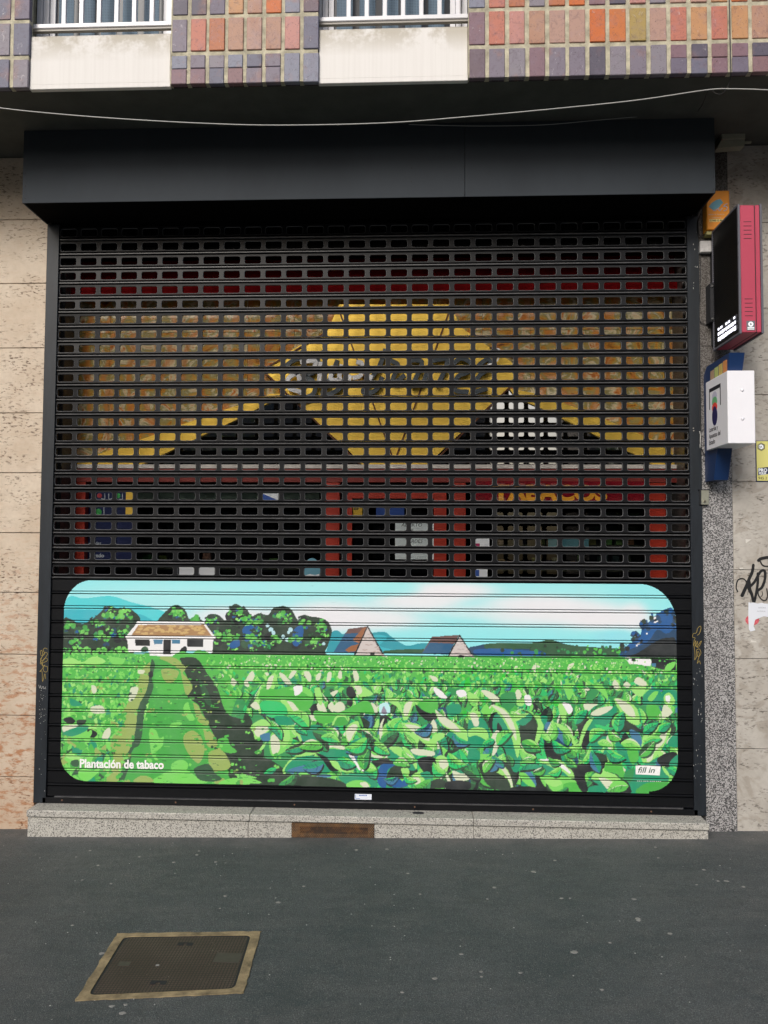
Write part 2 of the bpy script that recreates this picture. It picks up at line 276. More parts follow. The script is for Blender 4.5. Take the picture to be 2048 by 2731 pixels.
# rusty perforated plate
m=mat('rusty_mesh',(.22,.1,.04),.8); v=pos(m)
c=ramp(m,noise(m,v,14,6,.7),[(.3,(.025,.017,.014)),(.48,(.06,.034,.02)),(.62,(.17,.078,.026)),(.8,(.10,.075,.058))]).outputs[0]; setc(m,c); bump(m,noise(m,v,200,3),.5,.001); M['rust']=m
MURAL_SHAPES='''
A o 905,640 1010,648 1062,690 1050,740 920,735
A m 860,660 1050,735 1090,850 1120,950 1160,1130 1230,1250 1300,1400 1420,1580 600,1580 700,1340 780,1130 840,900
A g 870,760 1060,750 1085,900 1000,930 880,900
A m 840,1000 1120,960 1160,1150 900,1200 800,1150
A o 915,735 1040,745 1000,830 940,820
A o 815,690 832,700 812,880 755,1000 725,1140 735,1250 640,1400 600,1565 505,1565 560,1400 545,1250 640,1130 655,1000 730,900 760,760
A D 840,660 866,700 846,790 852,880 800,1000 782,1100 772,1210 750,1290 700,1330 680,1440 630,1565 596,1565 640,1400 690,1300 722,1180 745,1010 800,900 822,800
A d 1050,650 1170,650 1250,760 1330,880 1400,1060 1560,1120 1659,1250 1659,1600 1480,1600 1410,1400 1310,1250 1270,1130 1200,1010 1105,930 1140,870 1090,720
B d 0,1080 60,1110 70,1200 120,1250 100,1360 200,1400 330,1490 500,1600 0,1600
A d 1060,680 1150,700 1220,860 1180,930 1280,1080 1300,1200 1270,1160 1150,920 1140,870
A D 1190,800 1260,900 1280,1000 1230,960
A d 1300,1300 1420,1380 1560,1500 1640,1590 1450,1590 1380,1420
B d 0,1400 120,1440 260,1520 300,1590 0,1590
A o 1050,700 1098,722 1070,760 1110,800 1142,870 1100,925 1078,860
A o 1150,980 1190,1010 1215,1070 1265,1120 1240,1148 1180,1110 1160,1040
A G 1080,1000 1110,975 1130,1040 1160,1100 1120,1110 1080,1050
A o 1080,1220 1150,1185 1215,1250 1230,1340 1190,1425 1130,1380 1085,1300
A o 1225,1170 1295,1210 1328,1290 1290,1312 1250,1290
A o 1270,1340 1350,1325 1412,1400 1412,1465 1290,1485 1260,1400
A g 1330,1250 1400,1240 1420,1290 1470,1340 1400,1350 1340,1310
A G 990,1130 1060,1125 1050,1150 980,1155
A G 825,1180 870,1180 900,1240 930,1230 920,1300 870,1350 900,1420 850,1380 830,1300
A G 850,1570 930,1500 990,1480 1100,1478 1165,1520 1245,1572
A G 990,1430 1060,1400 1110,1430 1090,1480 1000,1490
A o 708,1562 760,1518 830,1528 850,1565
A o 1310,1555 1370,1535 1390,1575 1310,1575
A G 1350,1560 1440,1535 1530,1545 1560,1582 1350,1582
A D 1160,1460 1260,1430 1310,1500 1360,1540 1300,1560 1200,1550 1160,1500
A G 1450,1500 1600,1525 1600,1535 1500,1530
B G 0,1520 120,1560 120,1572 60,1575 0,1572
A l 190,660 260,650 330,680 400,640 470,650 500,680 420,700 330,690 230,710 190,700
A G 520,640 560,640 640,660 620,700 560,700
A c 400,850 430,860 435,900 410,910 398,880
A c 690,870 740,865 735,910 700,965 670,960 680,910
A c 395,1010 470,1000 500,1050 450,1060 400,1050
A c 190,1150 280,1140 300,1155 240,1190 192,1195
A q 190,1200 300,1155 380,1150 330,1210 250,1230
A G 215,1240 300,1215 380,1180 370,1240 290,1250
A c 475,1240 500,1180 530,1165 540,1200 520,1245
A k 190,1100 250,1085 280,1120 230,1135
A d 290,1110 360,1105 340,1140 300,1145
A G 200,1380 260,1350 300,1400 260,1420 210,1410
A l 205,1370 240,1350 300,1375 330,1400 250,1400
A k 370,1170 440,1200 420,1235 380,1230
A D 250,1410 300,1400 300,1450 250,1440
A G 320,1470 420,1480 440,1500 360,1560 300,1520
A q 240,950 300,970 330,1000 250,1000
A c 740,740 790,740 780,765 745,765
A k 820,750 850,750 850,790 822,790
A G 340,1240 390,1180 400,1210 370,1245
B c 20,800 60,745 80,780 60,820 20,820
B l 165,880 180,800 230,760 244,820 220,880 180,900
B c 170,880 180,800 220,780 200,860
B c 260,765 290,765 350,830 340,850 300,830
B q 255,770 290,850 250,840
B c 330,790 360,745 390,750 350,800
B c 445,750 480,750 500,790 490,825 460,800
B c 530,810 540,770 570,760 560,810
B c 610,820 620,760 645,755 645,800 620,830
B c 700,750 725,750 720,800 695,795
B c 805,740 830,740 850,800 820,820
B q 350,780 400,755 430,800 400,840 350,830
B g 90,920 150,870 240,880 340,860 500,890 500,1000 400,1060 280,980 150,960
B G 330,880 440,860 500,900 500,940 430,900
B W 370,860 430,855 428,900 380,928 370,890
B c 655,930 640,905 690,885 695,900 665,930
B l 800,860 860,855 950,905 930,930 850,930 830,880
B c 815,860 860,860 872,900 845,920 830,890
B k 760,870 800,860 830,930 790,950 760,920
B n 740,870 800,880 820,940 760,935
B l 80,1000 110,880 120,900 105,950 130,1050 110,1050 100,980
B c 50,1000 90,970 120,1020 90,1030
B k 205,1020 240,1005 255,1040 250,1100 220,1110
B l 270,960 330,970 400,1020 430,1090 380,1110 330,1050
B c 320,965 370,985 410,1050 390,1070 340,1000
B e 130,970 280,980 320,1060 210,1090 150,1050
B q 230,1080 330,1080 440,1090 380,1140 260,1140
B c 430,1080 480,1070 560,1085 550,1110 510,1110 470,1090 410,1110 372,1145 400,1090
B k 500,1000 550,990 560,1060 500,1070
B c 540,990 580,975 615,1050 600,1080 570,1080 550,1040
B l 520,880 560,870 580,950 570,1000 540,960
B c 620,1000 650,975 665,1000 660,1050 640,1040
B c 665,1000 710,970 745,1000 740,1040 700,1050 665,1040
B k 760,960 800,960 800,1000 770,1000
B k 830,1010 850,970 920,960 990,965 900,985 850,1010
B c 930,990 950,980 980,1010 985,1050 950,1045
B s 1000,1000 1060,980 1080,1050 1010,1070
B z 1015,1040 1035,1005 1055,1060 1020,1060
B k 1045,1070 1090,1100 1080,1112 1050,1090
B l 1060,960 1110,950 1160,1000 1170,1060 1130,1010 1080,980
B l 1170,1080 1190,980 1260,950 1250,1000 1220,1080 1190,1110
B c 1180,1060 1190,990 1240,970 1230,1020 1200,1080
B k 1265,990 1330,1040 1420,1060 1420,1100 1360,1115 1290,1060
B g 1290,970 1420,960 1420,1050 1330,1040
B W 1398,870 1440,880 1500,940 1470,950 1420,920
B W 1570,890 1620,885 1645,920 1600,940 1570,915
B c 1370,780 1420,790 1430,820 1400,820
B q 1500,1000 1590,990 1600,1050 1540,1080 1500,1050
B g 520,1040 700,1050 900,960 960,1060 850,1060 700,1110 560,1130
B l 50,1160 90,1120 150,1100 200,1150 170,1200 90,1250 70,1200
B c 80,1165 180,1150 170,1190 100,1230
B G 185,1260 210,1200 260,1180 340,1170 360,1250 330,1320 240,1370 200,1360
B c 200,1230 250,1220 270,1290 250,1350 210,1350
B l 250,1200 330,1180 340,1250 290,1310
B l 100,1360 130,1300 165,1270 150,1310
B l 370,1145 400,1180 430,1260 420,1270 380,1200 355,1160
B B 120,1220 190,1200 190,1260 140,1260
B B 430,1280 520,1250 550,1290 500,1330 440,1330
B q 440,1180 540,1140 640,1200 640,1240 560,1260 440,1260
B k 510,1200 560,1160 620,1200 600,1240 540,1240
B m 655,1140 690,1080 750,1070 770,1130 720,1150
B l 650,1140 680,1080 740,1065 770,1120 740,1085 690,1090 665,1140
B l 750,1180 790,1130 850,1120 830,1200 790,1260 760,1260
B c 755,1190 800,1140 840,1150 810,1210 775,1265
B l 860,1180 920,1175 935,1240 900,1230
B l 960,1160 985,1100 998,1110 990,1170
B c 1000,1170 1020,1110 1035,1100 1020,1160 1040,1190 1030,1260 1005,1250
B l 1025,1170 1060,1180 1055,1250 1030,1260
B l 1175,1135 1260,1130 1340,1180 1380,1250 1420,1270 1390,1320 1330,1280 1240,1200
B c 1190,1140 1280,1150 1350,1200 1370,1260 1310,1240 1230,1180
B c 1365,1180 1400,1100 1430,1180 1400,1200
B l 1380,1260 1410,1210 1480,1205 1470,1240 1420,1265
B l 1410,1030 1470,1080 1560,1130 1659,1200 1659,1290 1560,1210 1450,1130
B c 1412,1030 1450,1060 1560,1140 1600,1200 1540,1180 1450,1120
B c 600,1330 620,1295 700,1295 760,1310 730,1325 660,1310 620,1320
B q 560,1350 640,1320 780,1340 830,1400 700,1420 600,1390
B c 910,1340 940,1270 1010,1260 1050,1290 1045,1350 1010,1390 950,1380
B G 935,1330 955,1285 1010,1275 1035,1310 1020,1360 960,1365
B q 1040,1290 1180,1310 1260,1360 1285,1450 1240,1480 1140,1430 1060,1380
B l 1170,1300 1230,1340 1275,1420 1270,1470 1230,1400 1190,1350
B l 1070,1310 1160,1310 1200,1400 1140,1370
B c 1230,1325 1290,1320 1400,1340 1400,1370 1330,1370 1260,1360
B B 770,1340 830,1330 920,1360 940,1410 890,1450 820,1400
B W 775,1335 800,1350 830,1410 860,1470 845,1470 800,1400 770,1360
B W 870,1480 900,1430 940,1405 920,1450 890,1480
B k 880,1460 950,1410 1050,1390 1110,1430 1000,1440 960,1500
B l 285,1480 340,1400 430,1350 540,1350 480,1370 380,1390 350,1450 310,1500
B q 300,1490 360,1400 480,1370 600,1400 640,1480 560,1500 420,1500
B B 320,1480 450,1440 560,1470 500,1500 400,1510
B k 480,1430 540,1400 530,1440 500,1460
B l 600,1410 680,1410 790,1480 740,1490 650,1450
B G 400,1500 480,1500 520,1520 460,1540
B k 530,1350 610,1380 660,1450 700,1480 640,1480 580,1400
B B 560,1510 640,1510 630,1530 540,1530
B d 400,1520 600,1530 720,1560 760,1600 420,1600
B q 700,1520 900,1500 960,1540 980,1600 800,1600
B G 765,1570 830,1550 900,1560 930,1600 770,1600
B c 855,1570 900,1565 925,1600 880,1600
B b 985,1500 1010,1440 1060,1430 1115,1440 1060,1480 1050,1600 1010,1600 985,1560
B d 1060,1500 1120,1440 1200,1480 1240,1540 1180,1600 1060,1590
B b 1100,1560 1180,1540 1240,1560 1180,1600 1100,1600
B l 1160,1460 1210,1460 1220,1510 1180,1520
B G 1150,1540 1185,1540 1170,1560
B k 1280,1400 1400,1380 1440,1500 1340,1500
B l 1415,1400 1450,1365 1510,1400 1500,1480 1450,1500
B c 1440,1410 1490,1400 1510,1440 1460,1470
B l 1240,1520 1290,1490 1340,1520 1300,1600 1270,1600
B c 1250,1530 1300,1540 1300,1590 1275,1590
B q 1300,1500 1370,1490 1370,1560 1330,1540
B d 1380,1560 1460,1540 1500,1600 1360,1610
B q 1530,1440 1659,1430 1659,1500 1560,1510
B c 1540,1480 1600,1500 1659,1510 1659,1545 1570,1555
B k 1500,1560 1659,1560 1659,1620 1500,1620
C q 0,1100 90,1090 140,1150 150,1250 60,1320 0,1320
C l 0,1180 60,1160 130,1180 145,1260 60,1220 0,1230
C l 0,1100 60,1110 90,1060 60,1040 0,1050
C c 10,1060 60,1065 75,1140 40,1150
C G 90,1040 130,990 165,1060 120,1070
C c 90,890 150,895 225,950 200,980 150,950
C l 0,900 60,930 80,960 30,980 0,960
C c 345,900 370,880 390,930 360,960
C W 410,930 440,920 462,950 460,1000 420,990
C l 355,960 420,950 400,1000 360,1000
C n 230,930 330,900 350,980 280,1040
C k 145,1110 170,1060 215,1050 260,1100 300,1200 330,1300 380,1420 330,1500 240,1300 160,1180
C d 400,1110 470,1080 500,1120 520,1200 480,1330 400,1310 370,1200
C q 180,1090 230,1060 300,1140 330,1250 370,1370 380,1470 320,1480 260,1310 190,1250
C l 160,1000 240,1010 300,1060 360,1150 380,1260 360,1390 320,1250 270,1130 200,1040
C c 165,998 220,1010 290,1060 340,1160 350,1260 300,1160 240,1060
C k 210,1130 250,1180 240,1250 210,1320
C c 205,1180 230,1200 230,1260 200,1350 170,1368 185,1290 165,1240
C q 350,1100 440,1060 470,1090 400,1150
C l 330,1080 440,1055 410,1085 340,1120
C l 480,1070 540,1090 550,1160 520,1250 480,1310 500,1200 510,1130
C q 530,1080 580,1080 560,1150 540,1120
C N 550,1200 570,1130 620,1140 700,1220 770,1310 810,1420 740,1430 600,1400 560,1300
C B 560,1170 580,1120 640,1150 720,1230 760,1300 700,1280 620,1200
C k 560,1260 640,1260 720,1330 760,1420 620,1420 570,1370
C q 680,1320 740,1330 780,1420 700,1440
C l 600,1120 680,1140 760,1210 800,1330 740,1240 660,1160
C l 660,1000 700,980 720,1040 710,1110 680,1090
C W 690,980 740,985 768,1030 740,1065 715,1030
C k 800,1120 860,1100 1000,1120 980,1250 860,1330 820,1250
C q 860,1150 960,1030 1080,1010 1080,1090 1000,1150 900,1190
C c 900,1060 960,1020 1060,1005 1020,1050 940,1080
C c 850,985 950,990 920,1010 870,1060 840,1100 855,1040
C l 810,1300 830,1200 870,1120 920,1090 860,1200 820,1320
C d 1050,1100 1100,1050 1200,1120 1250,1190 1050,1190
C l 1070,950 1150,960 1230,1010 1258,1080 1250,1145 1180,1120 1120,1050
C c 1080,950 1150,970 1210,1020 1225,1090 1160,1060 1110,1000
C k 1210,1150 1300,1180 1400,1130 1440,1150 1340,1200 1280,1210
C q 1280,960 1320,890 1400,880 1430,960 1380,1000 1300,1000
C G 1320,950 1360,900 1400,900 1350,970
C g 1310,1000 1390,1000 1410,1060 1330,1100
C q 1430,900 1530,890 1545,1000 1440,980
C l 1440,930 1480,905 1520,960 1500,1000 1450,990
C W 1450,930 1485,930 1480,980 1455,965
C c 1435,1000 1470,1010 1500,1055 1425,1098
C l 1060,810 1090,800 1120,870 1090,890
C c 1060,840 1080,810 1110,860 1085,885
C c 1140,850 1165,825 1195,850 1170,870
C c 1220,820 1250,790 1310,830 1300,860 1240,845
C l 1200,880 1300,850 1290,920 1250,930
C G 910,830 980,850 1020,910 1025,960 980,910 920,860
C G 690,830 720,800 750,850 770,900 740,960 710,900
C c 735,700 778,685 765,715 730,735
C c 465,730 490,690 502,700 490,740
C q 870,1300 1000,1180 1010,1290 920,1340
C l 1010,1250 1055,1180 1060,1250 1070,1390 1050,1400 1025,1320
C c 1012,1250 1052,1180 1055,1240 1050,1320 1062,1390 1045,1390 1025,1310
C q 1080,1180 1160,1200 1250,1310 1240,1430 1150,1430 1090,1330
C k 1090,1240 1150,1250 1190,1300 1150,1310
C B 1185,1180 1260,1210 1280,1300 1230,1300
C k 1150,1200 1190,1250 1180,1310 1130,1250
C g 1170,1330 1240,1320 1250,1400 1200,1430
C l 1275,1400 1285,1230 1350,1160 1430,1140 1490,1150 1470,1240 1400,1350 1330,1420
C m 1300,1320 1330,1210 1410,1160 1450,1180 1390,1280 1340,1370
C c 1310,1410 1330,1320 1400,1240 1440,1180 1460,1190 1440,1270 1370,1340 1350,1400
C l 1320,1250 1380,1200 1400,1160 1350,1180
C k 1400,1380 1500,1340 1540,1370 1480,1450 1400,1430
C q 1470,1260 1548,1190 1550,1300 1480,1300
C q 1480,1420 1550,1360 1550,1450 1500,1480
C d 80,1420 180,1400 280,1420 330,1500 330,1630 160,1600 90,1500
C l 120,1420 180,1405 240,1430 290,1480 320,1560 332,1628 318,1628 290,1550 220,1500 150,1470
C c 200,1410 260,1450 310,1530 330,1628 322,1628 290,1540
C q 0,1330 70,1330 80,1400 0,1420
C q 480,1420 560,1400 660,1420 740,1480 740,1560 640,1580 520,1500
C l 480,1415 560,1395 680,1405 760,1480 778,1530 740,1530 700,1490 640,1470 560,1430
C W 520,1400 600,1395 690,1430 750,1490 740,1500 670,1450 590,1415
C G 550,1520 640,1510 740,1530 800,1570 830,1640 640,1640 580,1580
C l 560,1550 640,1540 690,1570 640,1600 580,1580
C g 700,1580 800,1570 835,1640 720,1640
C B 380,1480 430,1460 490,1540 490,1600 420,1540
C G 370,1500 420,1500 485,1580 480,1610 400,1560
C k 330,1600 480,1600 560,1640 320,1640
C g 1000,1480 1020,1420 1080,1415 1130,1440 1145,1540 1080,1500
C l 905,1540 930,1500 1000,1490 1080,1510 1130,1570 1140,1640 1080,1640 1000,1560
C c 960,1530 1040,1550 1090,1600 1100,1645 1050,1640 990,1580
C q 890,1600 980,1590 1010,1640 890,1640
C k 780,1460 900,1400 1000,1410 980,1480 860,1500 880,1620 840,1640 790,1560
C d 900,1350 1000,1360 1020,1420 900,1420
C q 1170,1560 1260,1440 1400,1450 1530,1500 1500,1580 1380,1640 1210,1640
C m 1290,1580 1400,1560 1500,1560 1440,1620 1340,1645 1230,1640
C n 1150,1500 1220,1460 1200,1560 1150,1560
C k 1130,1560 1170,1560 1200,1640 1140,1640
C l 1430,1450 1470,1490 1480,1525 1440,1490
C G 1440,750 1460,700 1500,680 1525,680 1510,720 1460,755
'''
MURAL_SHAPES_FRONT='\n'.join(l for l in MURAL_SHAPES.splitlines() if l and l[0] in 'BC' and l[2] in 'cWxk' and int(l.split()[2].split(',')[1])<960)
# ---------------------------------------------------------------- the painted picture on the solid slats
# A painter's canvas: flat colour shapes laid over each other, later carried onto the slats as vertex colours.
MX0,MY0,MW,MH=150,1535,1700,580
SS=1.5
PAL=dict(S=(150,238,243),s=(196,246,248),w=(240,242,245),t=(84,216,222),u=(58,188,202),v=(44,160,175),
 k=(26,34,36),d=(40,62,46),D=(48,92,60),g=(84,192,76),G=(126,222,98),l=(162,234,122),c=(222,230,200),
 o=(158,184,98),q=(24,156,112),e=(40,206,112),b=(20,92,158),B=(70,130,165),n=(48,152,84),m=(70,176,72),
 W=(246,246,246),r=(176,136,90),R=(212,178,116),p=(112,84,80),P=(44,96,134),O=(160,102,64),x=(16,20,24),
 f=(40,205,50),C=(205,232,180),N=(30,70,105),z=(150,140,160),i=(214,204,200))
def lin(c): 
    c=np.asarray(c,float)/255; return np.where(c<=.04045,c/12.92,((c+.055)/1.055)**2.4)
cw,ch=int(MW*SS),int(MH*SS)
CAN=np.zeros((ch,cw,3))
yy,xx=np.mgrid[0:ch,0:cw]
PX=xx/SS+MX0; PY=yy/SS+MY0
def smooth(pts,k=4):
    P=np.asarray(pts,float); n=len(P); out=[]
    for i in range(n):
        a,b,c,d=P[(i-1)%n],P[i],P[(i+1)%n],P[(i+2)%n]
        for j in range(k):
            t=j/k; out.append(.5*((2*b)+(c-a)*t+(2*a-5*b+4*c-d)*t*t+(3*b-a-3*c+d)*t**3))
    return np.array(out)
def fill(pts,col,sm=True,alpha=1):
    P=smooth(pts) if sm and len(pts)>3 else np.asarray(pts,float)
    X=(P[:,0]-MX0)*SS; Y=(P[:,1]-MY0)*SS
    x0,x1=max(0,int(X.min())),min(cw,int(X.max())+2); y0,y1=max(0,int(Y.min())),min(ch,int(Y.max())+2)
    if x0>=x1 or y0>=y1: return
    gx=np.arange(x0,x1)+.5; 
    acc=np.zeros((y1-y0,x1-x0),bool)
    for sy in (0,):
        gy=np.arange(y0,y1)+.5
        xa,ya,xb,yb=X,Y,np.roll(X,-1),np.roll(Y,-1)
        for j in range(len(X)):
            if ya[j]==yb[j]: continue
            m=(gy>=min(ya[j],yb[j]))&(gy<max(ya[j],yb[j]))
            if not m.any(): continue
            xi=xa[j]+(gy-ya[j])/(yb[j]-ya[j])*(xb[j]-xa[j])
            acc^=m[:,None]&(gx[None,:]>=xi[:,None])
    c=np.array(PAL[col] if isinstance(col,str) else col,float)
    reg=CAN[y0:y1,x0:x1]; reg[acc]=reg[acc]*(1-alpha)+c*alpha
def circ(x,y,r,col,a=1,n=10):
    t=np.linspace(0,2*np.pi,n,endpoint=False); fill(np.stack([x+r*np.cos(t),y+r*np.sin(t)],1),col,False,a)
ORG=dict(A=(100,1520),B=(650,1520),C=(1250,1520))
def Z(o,s):
    v=np.array([float(t) for t in s.replace(',',' ').split()]).reshape(-1,2)/2.765
    return v+np.array(ORG[o])
def paint(txt):
    for L in txt.strip().splitlines():
        if not L: continue
        o,c,s=L.split(None,2)
        sm=o[-1]!='!'; fill(Z(o[0],s),c,sm)
rg=random.Random(5)
def leaf(x,y,L,w,a,col,bend=.15):
    ca,sa=math.cos(a),math.sin(a); P=[]
    for u,v in ((0,0),(.2,.8),(.5,1),(.8,.55),(1,0),(.75,-.6),(.45,-.9),(.2,-.6)):
        vv=v*w/2+bend*L*math.sin(u*math.pi); P.append((x+u*L*ca-vv*sa,y+u*L*sa+vv*ca))
    fill(P,col)
def fancy(x,y,L,w,a,tone):
    "one tobacco leaf: dark edge, body, lit half, midrib and ribs"
    body,lit,hi,dk={'e':('e','G','l','D'),'q':('q','e','G','d'),'g':('g','G','c','D'),'n':('n','g','l','d'),'l':('G','l','c','m'),'B':('B','q','e','N'),'d':('D','n','g','k')}[tone]
    ca,sa=math.cos(a),math.sin(a); bd=rg.uniform(-.22,.22)
    def pt(u,v): vv=v*w/2+bd*L*math.sin(u*math.pi); return (x+u*L*ca-vv*sa,y+u*L*sa+vv*ca)
    side=1 if (-ca)*1>0 else -1
    up=[(.0,0),(.18,.75),(.42,1.),(.7,.78),(.9,.34),(1,0)]; dn=[(.9,-.34),(.7,-.78),(.42,-1.),(.18,-.75)]
    fill([(p[0]+L*.05,p[1]+L*.07) for p in (pt(u,v*1.12) for u,v in up+dn)],rg.choice((dk,'k','d',dk)))
    fill([pt(u,v) for u,v in up+dn],body)
    fill([pt(u,v*side*.97) for u,v in up]+[pt(.7,-.05*side),pt(.35,-.05*side)],lit if rg.random()<.75 else dk)
    if rg.random()<.55: fill([pt(u,v*side) for u,v in ((.2,.72),(.42,.97),(.7,.76),(.93,.25),(.72,.5),(.45,.62))],hi)
    if L>16:
        fill([pt(0,.05),pt(.5,.07),pt(1,0),pt(.5,-.03)],hi if rg.random()<.6 else dk,False)
        for u in (.25,.42,.6,.76):
            for s in (1,-1): fill([pt(u,0),pt(u+.13,.62*s),pt(u+.17,.6*s),pt(u+.05,0)],dk if rg.random()<.5 else lit,False,.55)
def clump(x,y,r,seed_dark='d'):
    for _ in range(12):
        a=rg.uniform(0,6.28); q=r*.62*math.sqrt(rg.random()); circ(x+q*math.cos(a),y+q*math.sin(a),r*rg.uniform(.28,.5),rg.choice('kddD'))
def lights(x,y,r,cols='ggGmnbG',n=14):
    for _ in range(n):
        a=rg.uniform(0,6.28); q=r*.85*math.sqrt(rg.random()); qx,qy=x+q*math.cos(a),y+q*math.sin(a)
        c=rg.choice(cols)
        for _ in range(4): circ(qx+rg.uniform(-.2,.2)*r,qy+rg.uniform(-.15,.15)*r,r*rg.uniform(.06,.17),c,1,8)
def paint_mural():
    # sky: cyan fading to white cloud
    base=np.array(PAL['S'],float)*np.ones_like(CAN)
    def soft(cx,cy,rx,ry,col,a):
        nonlocal base
        d=((PX-cx)/rx)**2+((PY-cy)/ry)**2; m=(a*np.exp(-d*d))[...,None]
        base=base*(1-m)+np.array(col,float)*m
    lt=(176,242,244); wh=(241,242,246)
    soft(460,1610,300,60,lt,.9); soft(1000,1600,420,90,lt,.8); soft(1500,1620,260,70,lt,.7); soft(700,1660,200,40,wh,.9)
    soft(600,1640,90,24,wh,.6); soft(880,1640,120,40,wh,.95); soft(1200,1575,125,26,wh,1); soft(1090,1612,120,26,wh,.7); soft(1130,1600,110,24,wh,.85); soft(1010,1650,90,22,wh,.7)
    soft(950,1655,190,30,wh,.8); soft(1250,1632,90,18,wh,.4); soft(1420,1606,120,20,wh,.7); soft(1480,1625,200,34,wh,.95); soft(1600,1650,140,30,wh,1); soft(1690,1645,40,40,wh,.9); soft(1400,1650,110,22,wh,.6)
    soft(1640,1700,60,18,(150,232,244),.9); soft(1700,1570,80,22,PAL['S'],.8); soft(1060,1570,60,20,(160,240,242),.7)
    CAN[:]=base
    paint('''
A t 190,290 235,195 330,210 430,200 500,192 580,200 700,240 830,272 940,310 1000,340 1000,420 190,420
A u 190,300 330,292 520,300 700,318 800,345 820,400 190,400
B v 610,600 640,480 665,448 700,450 740,475 880,478 960,462 1040,458 1085,490 1150,535 1215,560 1300,542 1390,548 1400,610 610,610
B u 900,500 1000,480 1060,500 1000,560 1100,590 900,590
B! D 1030,596 1120,588 1330,582 1330,615 1030,615
C N 0,575 60,560 130,545 240,545 330,540 460,548 620,520 720,548 900,570 1150,585 1170,645 0,640
C D 120,548 300,538 460,540 600,515 700,545 860,565 1150,585 1160,640 620,640 520,590 300,580 150,590
C b 40,590 200,580 380,590 560,610 500,635 100,635
''')
    for _ in range(60):
        x=rg.uniform(1330,1660); circ(x,1722+rg.uniform(0,26),rg.uniform(2,6),rg.choice('dDnD' if x<1530 else 'gDgGn'))
    # tree rows
    for o,s in (('A','190,370 250,365 330,400 420,350 520,265 600,290 680,285 760,360 720,420 700,620 190,620'),('A','880,380 940,310 1020,256 1090,300 1120,360 1170,340 1230,380 1260,330 1330,330 1390,370 1430,270 1470,252 1530,290 1600,350 1659,330 1659,630 1290,630 1240,400 880,400'),
                ('B','0,290 60,340 110,320 180,330 220,280 290,268 350,290 400,370 440,330 500,345 560,352 620,380 648,440 640,500 600,600 560,630 0,630')):
        fill(Z(o,s),'d')
    T=[('A',240,430,55),('A',330,470,70),('A',440,400,60),('A',530,345,72),('A',640,350,70),('A',620,470,90),('A',480,500,90),('A',280,540,60),('A',1025,325,62),('A',1160,370,34),
       ('A',1290,390,60),('A',1330,500,70),('A',1470,340,80),('A',1570,400,70),('A',1440,500,90),('A',1600,520,80),
       ('B',30,370,60),('B',110,400,70),('B',280,350,75),('B',60,530,80),('B',440,400,60),('B',200,540,80),('B',380,530,70),('B',570,430,60),('B',520,540,70)]
    for o,x,y,r in T: p=Z(o,f'{x} {y}')[0]; clump(p[0],p[1],r/2.765)
    for o,x,y,r in T: p=Z(o,f'{x} {y}')[0]; lights(p[0]-1,p[1]-2,r/2.765*.85,'gGmnbbgkGN',8)
    for o,x,y,r in [('A',545,320,45),('A',660,330,55),('A',540,450,40),('A',320,460,22),('A',230,400,24),('A',1040,310,50),('A',1080,355,20),('A',1480,330,60),('A',1600,420,40),('A',1410,510,50),('A',1440,580,36),('A',620,460,30),
        ('B',290,345,55),('B',330,370,30),('B',150,550,30),('B',560,410,55),('B',600,460,40),('B',520,560,26),('B',40,430,40),('B',220,540,24),('B',70,590,30)]:
        p=Z(o,f'{x} {y}')[0]; lights(p[0],p[1],r/2.765,'gGGlg',7)
    for o,x,y,r in [('B',175,410,14),('B',200,440,18),('B',220,465,15),('B',345,440,17),('B',330,460,12),('B',290,490,14),('B',320,515,16),('B',270,520,12),('B',590,545,12)]:
        p=Z(o,f'{x} {y}')[0]; circ(p[0],p[1],r/2.765,(190,232,240))
    paint('''
A b 1510,440 1560,400 1600,430 1560,480 1520,470
B b 370,440 430,410 440,470 400,560 360,540
B b 0,420 50,415 40,480 0,490
A b 1420,540 1480,510 1490,560 1430,580
C b 1135,640 1165,560 1230,520 1268,475 1278,410 1340,378 1368,345 1410,310 1455,288 1500,310 1523,350 1528,640
C N 1330,520 1390,440 1460,470 1528,440 1528,640 1150,645 1180,590 1260,560
C k 1390,520 1470,500 1528,520 1528,740 1340,700 1160,650 1250,610
C! d 1160,640 1528,640 1528,735 1400,735 1340,700
C W 1360,355 1375,345 1390,355 1375,372
C W 1365,385 1385,375 1385,388 1368,390
C W 1240,545 1262,520 1275,535 1255,550
C! W 1150,645 1335,655 1348,672 1340,708 1300,705 1250,695 1185,690
C! x 1200,656 1232,658 1232,674 1200,672
C B 1350,690 1378,690 1378,712 1352,712
''')
    for o,x,y,r in T:
        p=Z(o,f'{x} {y}')[0]; R=r/2.765
        for _ in range(5):
            a=rg.uniform(-2.9,-.2); circ(p[0]+R*math.cos(a),p[1]+R*math.sin(a),rg.uniform(1.5,4.5),rg.choice('dkdD'),1,8)
        for _ in range(5):
            a=rg.uniform(-3,0); q=R*rg.uniform(.2,.8); circ(p[0]+q*math.cos(a),p[1]+q*math.sin(a),rg.uniform(3,7.5),rg.choice('gGmgG'),.85,9)
    for _ in range(110):
        t_=rg.random(); x,y=[(1660,1722),(1690,1690),(1712,1660),(1740,1640),(1780,1628),(1796,1650)][rg.randrange(6)]; circ(x+rg.uniform(-12,12)+8,y+rg.uniform(-10,14)+6,rg.uniform(2,7),rg.choice('NbNdkN'),1,9)
    for p in ((1745,1650),(1753,1657),(1706,1716),(1698,1722),(1725,1690)): circ(*p,2.2,'W')
    # ---- field ground
    hz=lambda x:1745+(x-150)*.0075
    fill([(140,1742),(1600,1751),(1850,1758),(1850,2120),(140,2120)],'g',False)
    paint('''
B n 0,840 500,860 1000,850 1659,880 1659,1640 0,1640
C n 0,880 700,880 1560,800 1560,1700 0,1700
''')
